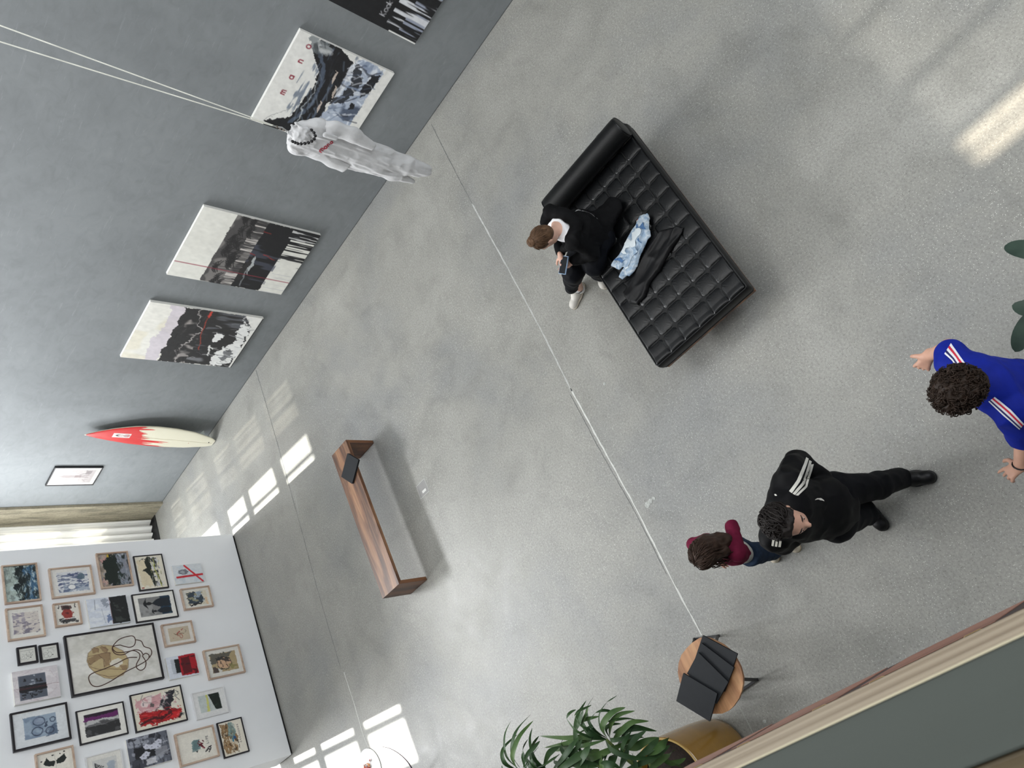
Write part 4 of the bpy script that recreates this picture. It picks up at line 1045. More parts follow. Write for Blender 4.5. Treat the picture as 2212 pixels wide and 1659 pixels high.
bigpic = hangp(bx, p, 'largest black framed picture, a stained disc with looping brown cord', frame=m_blackwood, fw=.022, recess=.012, depth=.05, art=(.03,.97,.03,.97))
def catmull(pts, n=8):
    pts = [np.asarray(q, float) for q in pts]; out = []
    for i in range(len(pts) - 1):
        p0, p1, p2, p3 = pts[max(i-1, 0)], pts[i], pts[i+1], pts[min(i+2, len(pts)-1)]
        for t in np.linspace(0, 1, n, endpoint=False):
            out.append(.5*((2*p1) + (-p0+p2)*t + (2*p0-5*p1+4*p2-p3)*t*t + (-p0+3*p1-3*p2+p3)*t**3))
    return out + [pts[-1]]
m_brown = M('brown_cord', (78, 54, 46), .7, .15, 60)
c1 = [(1825,185),(1700,195),(1560,265),(1400,335),(1260,385),(1190,430),(1185,490),(1230,560),(1320,572),(1480,500),(1660,385),(1830,300),(1960,220),(1985,160),(1940,132),(1900,165),(1925,210),(1945,260),(1925,330),(1870,358),(1820,325),(1820,270),(1860,190),(1850,130),(1760,95),(1640,150),(1540,140),(1495,80),(1515,20),(1600,-60),(1750,-100),(1800,-60),(1790,20),(1720,52),(1600,22)]
c2 = [(1600,22),(1520,35),(1500,70),(1560,120),(1700,110),(1800,85),(1870,100),(1905,150)]
c3 = [(1800,-50),(1880,-30),(1920,40),(2000,70),(2020,130),(1990,190)]
for c in (c1, c2, c3):
    MB().tube([PY(*z3(*q), 9.812) for q in catmull(c, 6)], .0062, 6).build('cord', m_brown, bigpic, True)

p = Pic(56, 74, (222,218,212), 34)                       # red doodle on kraft paper
p.rect(.14,.1,.84,.84,(196,182,160)); p.ring(.36,.42,.10,.055,.02,(150,40,36),1,.02); p.line([(.4,.52),(.5,.56),(.62,.44)], .05, (150,44,40), .9, .03); p.line([(.5,.3),(.52,.42),(.44,.55),(.54,.66)], .03, (96,80,56), .9, .04); p.line([(.52,.26),(.60,.2),(.66,.24)], .014, (90,76,60)); p.line([(.66,.38),(.72,.32)], .02, (150,44,40), .9, .03); p.line([(.3,.7),(.33,.72)], .015, (150,60,50))
hangp(rc(z2,(465,1125),(855,1068),(905,1340),(510,1412)), p, 'oak framed red doodle on brown kraft paper', **OAK)

p = Pic(52, 72, (214,219,230), 35)
p.rect(.2,.46,.86,.86,(170,176,186),.7,.02); p.rect(.22,.5,.86,.74,(26,30,32),1,.02); p.rect(.06,.0,.98,.58,(170,22,38),1,.012); p.rect(.14,.22,.88,.52,(84,14,24),.9,.03); p.streak(p.band(.02,.55,.06,.9), (56,12,20), 6, 5, .1, 2, .8)
hangp(rc(zf,(525,240),(900,185),(945,455),(565,530)), p, 'unframed white canvas with a blood red block over black', depth=.035)

p = Pic(60, 76, (224,222,216), 36)                       # brush portrait lying on its side
p.rect(.14,.12,.86,.88,(176,158,122),1,.02); p.poly([(.86,.86),(.5,.88),(.45,.55),(.7,.3),(.86,.2)], (92,90,84), .08, .9); p.ell(.46,.50,.22,.2,(206,170,138),1,.06); p.poly([(.7,.76),(.62,.3),(.5,.3),(.6,.7)], (40,40,42), .08, .8); p.ring(.46,.5,.24,.21,.03,(34,34,36),.9,.06)
for q in ((.5,.6),(.38,.56),(.52,.45),(.36,.43)): p.line([(q[0]-.04,q[1]),(q[0]+.04,q[1]+.01)], .03, (58,46,44), .9, .03)
p.poly([(.14,.88),(.4,.86),(.3,.7),(.14,.72)], (70,60,60), .05, .9); p.poly([(.3,.72),(.2,.6),(.14,.62),(.14,.7)], (226,224,220), .03, .9); p.streak(p.band(.12,.4,.14,.4), (130,128,76), 6, 6, .1, 4, .7)
hangp(rc(zf,(1005,150),(1470,70),(1540,430),(1075,530)), p, 'oak framed brush portrait of a face in black and tan', **OAK)

p = Pic(64, 84, (208,202,206), 37)                       # landscape strip in a wrapped panel
p.streak(p.band(0,1), (226,222,224), 8, 4, .05, 3, .7); p.rect(.08,.28,.84,.88,(108,114,126)); p.rect(.10,.30,.82,.86,(86,92,104)); 
p.streak(p.band(.52,.68,.1,.82), (176,182,192), 10, 6, .05, 5, .8); p.rect(.32,.28,.52,.88,(24,24,28),1,.01); p.line([(.42,.28),(.42,.88)], .012, (120,44,48))
rg = np.random.RandomState(4)
for k in range(20): u, v = rg.choice((rg.uniform(.14,.3), rg.uniform(.56,.8))), rg.uniform(.32,.8); p.ell(u, v, .025, .03, (30,32,38), .9, .05)
p.line([(.44,0),(.46,1)], .01, (110,70,80), .7, .02); p.ring(.5,.5,.46,.46,.01,(170,150,158),.6,.04)
hangp(rc(z3,(150,385),(745,300),(815,715),(195,825)), p, 'clear wrapped panel holding a dark blue grove landscape', depth=.045, edge=m_canvas)

p = Pic(64, 90, (216,220,224), 38)                       # blue ringed forms
p.rect(.2,.2,.84,.82,(150,166,184)); p.streak(p.band(.2,.82,.2,.84), (116,134,156), 5, 5, .1, 3, .7); p.poly([(.2,.2),(.5,.2),(.4,.34),(.2,.4)], (84,100,122), .05, .8)
for q in ((.66,.52,.12,.11),(.38,.58,.12,.10),(.34,.34,.10,.08),(.64,.26,.07,.05)): p.ring(*q, .028, (50,62,84), .9, .02)
p.ell(.66,.52,.1,.09,(140,150,172),.5,.05); p.line([(.56,.4),(.48,.42),(.6,.36)], .04, (48,60,82), .85, .05); p.line([(.3,.5),(.32,.42),(.5,.24)], .02, (64,78,100), .8, .04)
hangp(rc(z3,(125,925),(890,795),(955,1280),(180,1440)), p, 'wide black framed watercolour of blue ringed forms', frame=m_blackwood, fw=.020, recess=.01, depth=.04)

p = Pic(64, 88, (232,230,224), 39)                       # violet sky over grey field
p.rect(.14,.12,.87,.88,(96,96,98)); p.rect(.14,.12,.3,.88,(96,36,96),1,.015); p.c = np.ones_like(p.c)*np.array((232,230,224)); p.rect(.14,.12,.87,.88,(104,104,106)); p.rect(.64,.12,.87,.88,(40,24,42)); p.poly([(.64,.12),(.64,.88),(.78,.88),(.74,.5),(.8,.12)], (100,34,98), .04)
p.poly([(.14,.12),(.5,.12),(.44,.5),(.46,.88),(.14,.88)], (44,44,46), .03); p.poly([(.5,.88),(.62,.84),(.66,.5),(.6,.3),(.64,.14),(.52,.14),(.54,.5)], (196,196,196), .05, .9); p.poly([(.46,.3),(.6,.36),(.58,.6),(.48,.5)], (70,70,72), .05, .8); p.streak(p.band(.12,.88,.16,.44), (90,90,92), 6, 6, .1, 3, .7)
p.c = p.c.copy()
hangp(rc(z3,(1008,895),(1650,775),(1715,1205),(1070,1350)), p, 'thin black framed landscape with a violet sky', **BLK)

p = Pic(76, 88, (228,222,206), 40)                       # red abstract
p.poly([(.08,.9),(.08,.1),(.4,.06),(.42,.6),(.5,.8),(.44,.92)], (170,24,30), .08); p.streak(p.band(.1,.92,.08,.46), (214,40,44), 6, 6, .05, 2, .8); p.poly([(.46,.92),(.5,.4),(.9,.42),(.86,.94)], (204,140,150), .08, .75); p.streak(p.band(.35,.95,.45,.92), (238,226,222), 5, 7, 0, 5, .8)
p.poly([(.5,.5),(.92,.34),(.94,.14),(.6,.2),(.4,.3),(.3,.26)], (40,40,48), .07); p.streak(p.band(.1,.5,.45,.95), (236,234,230), 7, 7, .16, 8, .8); p.dabs(60, .1, .45, .1, .92, ((196,34,40),(150,20,28),(90,16,22),(226,90,90)), .12, .03, 1.4, .8, .8); p.dabs(40, .45, .9, .12, .9, ((220,170,178),(238,228,224),(60,58,66),(176,110,120)), .12, .022, None, .6, .75); p.line([(.16,.92),(.26,.6),(.2,.44),(.3,.3)], .07, (54,14,20), .85, .06); p.ring(.28,.4,.12,.14,.03,(70,14,20),.8,.05); p.ell(.62,.62,.05,.06,(90,84,84),.9,.06); p.line([(.12,.12),(.2,.06)], .05, BK, .9, .05); p.ring(.82,.10,.07,.04,.015,(70,72,72),.9,.04); p.line([(.76,.14),(.6,.06)], .014, (70,70,70), .9); p.line(arc(.8,.6,.1,.2,0,200), .008, (90,70,70), .8)
hangp(rc(zf,(62,715),(725,590),(805,1050),(140,1200)), p, 'black framed splashy red, pink and black abstract', **BLK)

p = Pic(56, 74, (226,226,226), 41)
p.rect(.18,.14,.86,.86,(194,202,200)); p.streak(p.band(.4,.86,.18,.86), (176,186,186), 4, 8, .1, 2, .7); p.poly([(.18,.55),(.86,.54),(.86,.6),(.18,.64)], (206,204,110), .03, .9); p.poly([(.2,.36),(.86,.52),(.86,.16),(.18,.15)], (22,34,28), .012); p.streak(p.band(.16,.4,.3,.8), (60,84,72), 8, 4, .2, 3, .7)
hangp(rc(zf,(865,685),(1270,622),(1335,940),(910,1045)), p, 'white framed abstract with a yellow band and a dark green wedge', **WHF)

p = Pic(60, 74, (232,226,212), 42)                       # brown and teal crust over handwriting
p.poly([(.05,.42),(.06,.95),(.95,.95),(.94,.5),(.7,.42),(.5,.3),(.3,.34)], (150,120,84), .07); p.streak(p.band(.3,.95,.05,.95), (226,216,196), 9, 9, .12, 3, .85); p.streak(p.band(.3,.95,.05,.95), (84,64,44), 11, 11, .15, 5, .85); p.poly([(.55,.4),(.7,.32),(.95,.42),(.95,.6),(.6,.7),(.45,.5)], (116,146,146), .08, .8); p.ell(.5,.42,.07,.06,(30,84,140),.9,.06); p.ell(.42,.52,.07,.05,(50,120,150),.9,.06); p.streak(p.band(.3,.5,.1,.4), (50,42,34), 9, 9, .1, 8, .8)
p.dabs(90, .06, .94, .40, .94, ((150,120,84),(92,70,48),(220,208,186),(176,148,110),(60,50,40)), .07, .02, None, .6, .85); p.dabs(24, .5, .92, .36, .62, ((116,146,146),(80,116,124),(150,172,168)), .08, .03, None, .6, .8)
rg = np.random.RandomState(8)
for k in range(9): u = .3 + .065*k; p.line([(u, .18 + rg.uniform(-.02,.02)), (u+.02, .24), (u+.03, .17)], .012, (96,84,84), .8)
hangp(rc(zf,(1180,1080),(1500,1000),(1600,1440),(1280,1540)), p, 'black framed brown and teal crusted collage beside the LIFE sheet', **BLK)

p = Pic(72, 92, (228,224,214), 43)                       # the LIFE sheet
p.rect(.1,.08,.9,.88,(232,228,218)); p.poly([(.34,.62),(.6,.66),(.7,.6),(.68,.42),(.3,.44),(.34,.5)], (126,150,150), .06); p.streak(p.band(.42,.66,.32,.68), (90,116,120), 4, 9, .05, 3, .7); p.poly([(.26,.54),(.33,.56),(.33,.48)], (30,34,36), .02); p.ell(.52,.35,.08,.05,(96,22,36),1,.12); p.ell(.58,.40,.05,.03,(110,26,40),.9,.1); p.ell(.38,.33,.05,.025,(126,30,44),.9,.08)
for q in (((.22,.3),(.3,.22),(.26,.16)), ((.26,.24),(.34,.2),(.36,.12)), ((.2,.2),(.3,.14),(.34,.16))): p.line(q, .035, (34,28,34), .95, .03)
p.text(words_('LIFE', .62), .48, .17, .115, .055, .011, (40, 40, 44))
hangp(rc(zf,(635,1225),(1135,1105),(1215,1510),(710,1645)), p, 'oak framed sheet with teal leaf, red blots and the word LIFE', **OAK)

p = Pic(76, 80, (96,100,112), 44)                        # pale blossoms on dark
p.streak(p.band(0,1), (168,172,184), 7, 4, .08, 2, .8); p.streak(p.band(0,1), (40,42,50), 6, 5, .08, 5, .9); p.rect(.28,.36,.66,.86,(26,28,34),1,.04); p.rect(.02,.55,.3,.95,(52,54,64),.7,.05); p.streak(p.band(.3,.9,.62,.75), (96,40,60), 6, 6, 0, 7, .8)
p.dabs(80, 0, 1, 0, 1, ((40,42,50),(150,154,166),(110,114,126),(190,192,202),(30,32,38)), .14, .022, 0, .25, .7)
for cu, cv in ((.34,.66),(.40,.58),(.62,.54),(.60,.36),(.70,.24),(.54,.28),(.58,.42)):
    for a in np.linspace(0, 6.28, 6)[:-1]: p.ell(cu + .05*math.cos(a), cv + .05*math.sin(a), .04, .04, (206,208,222), .95, .02)
    p.ell(cu, cv, .015, .015, (130,130,150))
p.rect(.06,.36,.24,.62,(222,222,228),.8,.05); p.rect(.24,.06,.5,.36,(150,152,160),.7,.05)
hangp(rc(zf,(10,1290),(535,1185),(600,1580),(65,1690)), p, 'unframed grey collage scattered with pale blossoms', depth=.04, edge=m_canvas)

p = Pic(64, 90, (226,222,212), 45)                       # black wings
p.rect(.06,.1,.94,.9,(232,228,218)); p.poly([(.66,.5),(.70,.66),(.86,.72),(.64,.86),(.52,.72),(.5,.54)], (26,32,30), .03); p.poly([(.66,.48),(.74,.4),(.86,.2),(.68,.16),(.56,.26),(.54,.46)], (26,32,30), .03); p.line([(.9,.5),(.4,.5)], .014, (150,146,140), .8, .02)
for q in ((.9,.56),(.9,.34),(.93,.22),(.74,.9),(.4,.82),(.3,.6)): p.ell(*q, .02, .03, (28,30,30), 1, .03)
p.streak(p.band(.2,.8,.1,.42), (30,30,32), 7, 7, .14, 3, .95)
R1 = rc(z3, (450,1480),(960,1360),(1040,1760),(520,1890))
hangp(R1, p, 'oak framed ink blot shaped like two black wings', **OAK)
p = Pic(60, 84, (226,224,218), 46)                       # black whip strokes
p.rect(.16,.14,.84,.86,(206,206,204)); p.streak(p.band(.14,.86,.16,.84), (150,164,182), 4, 4, .1, 2, .7)
for k in range(7): p.line(arc(.3 + .06*k, .3, .3, .5, 30 + 8*k, 120 + 5*k), .028, (28,28,32), .9, .03)
R2 = rc(z3, (1125,1510),(1600,1405),(1690,1780),(1200,1900))
hangp(R2, p, 'white framed sheet of black whip strokes', **WHF)
# ------------------------------------------------------------------ hanging paper suit
m_suit = M('white_paper_suit', (206, 206, 207), 0.8, 0.03, 20, 0.25, 30)
m_red = M('red_marker', (158, 32, 52), 0.7, 0.05)
def suit():
    t = thing('hanging_suit', 'white stuffed paper suit with red lettering hanging on cords before the grey wall', 'suit')
    def q(x, y, dx=0.0): return PX(520 + x/4.148, 20 + y/4.148, 5.55 + dx)
    S = SDF(.008, .06); fl = (V(1, .05, 0), .62)
    S.chain([q(595,1150), q(760,1195,.02), q(900,1245,.02), q(1060,1300,.02)], [.165, .170, .155, .140], .05, (V(1,0,0), .40))
    S.cap(q(512,1205), q(690,1078), .080, .085, .06, (V(1,0,0), .75))
    S.chain([q(1060,1270,.02), q(1270,1335,.01), q(1480,1400), q(1655,1448)], [.125,.108,.088,.062], .03, fl)
    S.chain([q(1040,1330,.02), q(1220,1410,.0), q(1370,1475), q(1535,1548)], [.118,.094,.076,.022], .03, fl)
    S.cut(q(1690,1462), nrm(q(1690,1462) - q(1560,1424))); fa, fb_ = folds(.016, (10, 13, 3.5), 4), folds(.008, (24, 28, 9), 17); body = S.mesh('body', m_suit, 1, lambda v: fa(v) + fb_(v)); b = link('body', body, t)
    A = SDF(.007, .05)
    A.chain([q(692,1052), q(850,1076,-.05), q(1010,1128,-.07), q(1180,1228,-.07)], [.052,.064,.062,.036], .03, (V(1,.2,0), .5))
    A.cut(q(1190,1236,-.07), nrm(q(1190,1236,-.07) - q(1010,1140,-.07))); link('sleeve', A.mesh('sleeve', m_suit, 1, folds(.012, (10, 13, 4), 9)), t)
    A = SDF(.007, .05)
    A.chain([q(530,1230), q(690,1300,-.02), q(830,1370,-.02), q(930,1420,-.02)], [.055,.060,.062,.058], .03, (V(1,-.2,0), .38))
    A.cut(q(945,1426,-.02), nrm(q(945,1426,-.02) - q(830,1370,-.02))); link('sleeve', A.mesh('sleeve', m_suit, 1, folds(.009, (10, 13, 4), 12)), t)
    A = SDF(.007, .05); A.cap(q(760,1125,-.10), q(850,1155,-.10), .028, .024, .02, (V(1,0,0), .5))
    link('pocket_flap', A.mesh('pocket_flap', m_suit, 2), t)
    # torn paper collar
    c0 = q(560,1135,-.03); random.seed(3)
    A = SDF(.006, .05)
    for k in range(7):
        a = k * .9; A.cap(c0 + V(0, .06*math.cos(a), .02 + .03*math.sin(a)), c0 + V(0, .095*math.cos(a+.5), .10 + .05*math.sin(a)), .03, .010, .02, (V(.6, math.cos(a), .2), .35))
    A.ell(c0 + V(0,0,.02), (.06,.10,.08))
    link('collar', A.mesh('collar', m_suit, 1, folds(.010, (24, 24, 24), 2)), t)
    bv = bvh_of(body)
    # red hand lettering on the chest
    lt = MB(); zz = lambda x, y: (520 + x/4.148, 20 + y/4.148)
    for ch, (bx_, by_), k in (('m', (728, 1284), 1.1), ('a', (762, 1253), .85), ('n', (788, 1229), .8), ('o', (815, 1206), .68)):
        for st in GL[ch]:
            pts = [(bx_ + (x*.42 - y*.75)*62*k*.9, by_ + (-x*.55 - y*.42)*62*k*.9) for x, y in st]
            pts = np.array(pts); dd = np.gradient(pts, axis=0); nn_ = np.stack([-dd[:, 1], dd[:, 0]], 1); nn_ /= np.linalg.norm(nn_, axis=1, keepdims=True) + 1e-9
            vs, fs = decal(bv, pts - nn_*4.2, pts + nn_*4.2, zz, 14, 2, .004); lt.add(vs, fs)
    lt.build('lettering', m_red, t)
    # black bead necklace
    nk = thing('bead_necklace', 'string of black beads round the neck of the white hanging suit', 'necklace')
    cv = catmull([q(465,1185,-.10), q(520,1205,-.16), q(590,1200,-.17), q(640,1180,-.17), q(668,1145,-.15), q(655,1105,-.11), q(620,1070,-.07)], 12)
    L = np.cumsum([0] + [np.linalg.norm(cv[i+1]-cv[i]) for i in range(len(cv)-1)]); bm_ = MB().sphere((0,0,0), .0145, 10, 6).mesh('bead', m_black, True)
    for s in np.arange(0, L[-1], .031):
        o = link('bead', bm_, nk); o.location = [np.interp(s, L, [c[i] for c in cv]) for i in range(3)]
    MB().tube(cv, .003, 5).build('thread', m_black, nk)
    # cords: from the knot up to the roof, with the hanger wire between
    kx = q(310,1045); 
    MB().tube([q(430,1105), q(370,1060), q(330,1055), q(280,1040)], .007, 6).build('hanger_wire', m_steel, t)
    A = SDF(.004, .03)
    for k in range(5): A.ell(q(290 + 32*k, 1040 + 14*k), (.007, .010, .010), k=.004)
    link('knot', A.mesh('knot', M('knot_cord', (120,112,104), .8, .3, 60), 1, folds(.006, (40,40,40))), t)
    for (px_, py_), nmz in (((0, 55), 0), ((0, 90), 1)):
        a = PX(px_, py_, 5.55); c = q(290, 1040 + 6*nmz); d = (a - c) / (a - c)[2]; e = c + d * (8.99 - c[2])
        MB().tube([c, e], .0052, 6).build('cord', m_cord, t)
suit()

# ------------------------------------------------------------------ people
m_skin = M('skin', (206, 160, 138), .5, .06, 20, .03, 200)
m_skin_p = M('fair_skin', (214, 172, 152), .5, .06, 20, .03, 200)
m_eye = M('eye_white', (226, 222, 216), .2, .02); m_iris = M('iris', (52, 36, 28), .2, .05)
m_lip = M('lip', (176, 108, 98), .5, .05)
def frame3(fwd, up):
    u = nrm(up); f = nrm(np.asarray(fwd, float) - u * (np.asarray(fwd, float) @ u)); l = np.cross(u, f); return f, l, u
def head_prims(S, c, f, l, u, s=1.0):
    g = lambda a, b, d: c + (f*a + l*b + u*d) * s
    R = np.array([f, l, u]).T
    S.ell(g(-.012, 0, .035), np.array([.098, .077, .088])*s, R, .02)
    S.ell(g(.030, 0, -.030), np.array([.068, .062, .085])*s, R, .03)
    S.cap(g(.045, .02, -.090), g(.045, -.02, -.090), .024*s, None, .03)
    S.cap(g(.088, 0, .012), g(.110, 0, -.022), .009*s, .014*s, .012)
    S.cap(g(.092, .012, -.03), g(.092, -.012, -.03), .010*s, None, .01)
    S.cap(g(.078, .036, .022), g(.078, -.036, .022), .013*s, None, .015)
    S.cap(g(.082, .018, -.058), g(.082, -.018, -.058), .010*s, None, .01)
    for k in (1, -1): S.ell(g(-.008, .077*k, -.008), np.array([.018, .009, .032])*s, R, .008)
    return g
def face_parts(t, g, s=1.0, brow=None):
    for k in (1, -1):
        e = MB().sphere(g(.080, .031*k, .006), .0125*s, 10, 6).build('eye', m_eye, t, True)
        MB().sphere(g(.0885, .031*k, .006), .0058*s, 8, 5).build('iris', m_iris, e, True)
        if brow: MB().tube([g(.090, .014*k, .030), g(.090, .032*k, .036), g(.078, .050*k, .030)], [.003*s, .0045*s, .002*s], 6).build('eyebrow', brow, t, True)
    MB().tube([g(.085, .024, -.058), g(.094, .010, -.056), g(.096, 0, -.057), g(.094, -.010, -.056), g(.085, -.024, -.058)], [.002*s, .005*s, .005*s, .005*s, .002*s], 6).build('lips', m_lip, t, True)
def hand_prims(S, w, d, n, s, curl=(.5, .5, .55, .6), scale=1.0, thumb=.6, spread=.10):
    """w wrist, d finger direction, n palm normal (fingers curl towards it), s thumb side"""
    d = nrm(d); s = nrm(s - d * (s @ d)); n = np.cross(d, s) if (np.cross(d, s) @ n) > 0 else -np.cross(d, s); z = scale
    S.cap(w - d*.02*z, w + d*.02*z, .025*z, .026*z, .02, (n, .72))
    for o in (-.024, -.008, .009, .024): S.cap(w + d*.015*z + s*o*.75*z, w + d*.082*z + s*o*1.1*z, .014*z, .0125*z, .014)
    for o, ln, c in zip((.029, .0095, -.0105, -.030), (.070, .078, .073, .056), curl):
        a = w + d*.084*z + s*o*1.12*z; dd = nrm(d + s*o*spread*28*.5)
        for i, fr in enumerate((.46, .31, .23)):
            ang = c * (i + 1) * .75; e = dd*math.cos(ang) + n*math.sin(ang); b = a + e*ln*fr*z
            S.cap(a, b, (.0098 - .0008*i)*z, (.0092 - .0010*i)*z, .003); a = b
    a = w + d*.020*z + s*.026*z
    td = nrm(d*.62 + s*.75 + n*.25); b = a + td*.040*z; td2 = nrm(d*.85 + s*.40 + n*thumb); c = b + td2*.032*z; td3 = nrm(d*.9 + s*.1 + n*thumb*1.2)
    S.cap(a, b, .0150*z, .0122*z, .01); S.cap(b, c, .0118*z, .0108*z, .003); S.cap(c, c + td3*.024*z, .0105*z, .0088*z, .003)
def shoe(t, heel, toe, m, msole, name='shoe', s=1.0, high=.0, laces=None, ankle=None):
    heel, toe = np.asarray(heel, float), np.asarray(toe, float); f = nrm((toe - heel) * V(1, 1, 0)); l = V(-f[1], f[0], 0); L = np.linalg.norm((toe - heel)[:2])
    h0 = V(heel[0], heel[1], 0)
    S = SDF(.005, .03); g = lambda a, b, z: h0 + f*a*L + l*b*s + V(0, 0, z*s)
    S.cap(g(.15, 0, .05), g(.45, 0, .05), .040*s, .043*s, .02); S.cap(g(.45, 0, .045), g(.80, .004, .036), .043*s, .036*s, .02)
    S.cap(g(.16, 0, .05), g(.18, 0, .085 + high), .040*s, .044*s, .02); S.cap(g(.5, 0, .06), g(.30, 0, .10), .032*s, .036*s, .02); S.cap(g(.78,0,.035), g(.86,.0,.033), .038*s, .034*s, .02)
    S.cut((0, 0, .016), (0, 0, -1))
    if high == 0: S.cut(g(.2, 0, .105), f*-.25 + V(0, 0, 1))
    o = link(name, S.mesh(name, m, 2), t)
    S2 = SDF(.005, .03); S2.cap(g(.16, 0, .018), g(.5, 0, .018), .046*s, .047*s, .02); S2.cap(g(.5, 0, .018), g(.84, .003, .018), .047*s, .041*s, .02)
    S2.cut((0, 0, .003), (0, 0, -1)); S2.cut((0, 0, .024*s), (0, 0, 1)); link('sole', S2.mesh('sole', msole, 1), o)
    if laces:
        bv = bvh_of(o.data); mb = MB()
        for k in range(5):
            a = .40 + .08*k; vs, fs = ribbon(bv, [g(a, .028, .2), g(a, 0, .25), g(a, -.028, .2)], .009, f, .003, 8, 2); mb.add(vs, fs)
        mb.build('laces', laces, o)
    return o
def strands(name, t, m, c, R, rad, n, seed, region, flow, steps=9, stp=.022, r=.0035, wav=.25, lift=.006, fall=None, kind='stuff'):
    """many tapered locks running over an ellipsoid scalp; R columns: forward, left, up"""
    rng = np.random.RandomState(seed); mb = MB(); k = 0; tries = 0
    while k < n and tries < n * 60:
        tries += 1
        p = rng.randn(3); p /= np.linalg.norm(p)
        if not region(p): continue
        k += 1; q = p.copy(); pts = []; off = rng.uniform(0.0, lift); ph = rng.uniform(0, 6.28); a = rng.uniform(.7, 1.3); free = None
        for i in range(steps):
            if free is None:
                pts.append(c + R @ (q * (np.asarray(rad) + off + .004*math.sin(i*.9 + ph))))
                d = np.asarray(flow(q), float) + wav * np.cross(q, rng.randn(3)) * .5 + wav * math.sin(i*1.1 + ph) * np.cross(q, flow(q)); d -= q * (d @ q); d = nrm(d)
                q2 = nrm(q + d * stp * a / np.mean(rad))
                if fall is not None and fall(q2): free = nrm(R @ ((q2 - q)) * .6 + V(0, 0, -1))
                q = q2
            else:
                free = nrm(free * .5 + V(0, 0, -1) + .28 * rng.randn(3) * V(1, 1, .3)); pts.append(pts[-1] + free * stp * a)
        rs = [r * (1 - .75 * abs(i / (steps - 1) - .35) / .65) for i in range(steps)]
        mb.tube(pts, rs, 4, True)
    return mb.build(name, m, t, True, kind=kind)
def hair_mat(name, a, b): return M(name, tuple((np.array(a) + np.array(b)) / 2), .55, .35, 30, spec=.2)

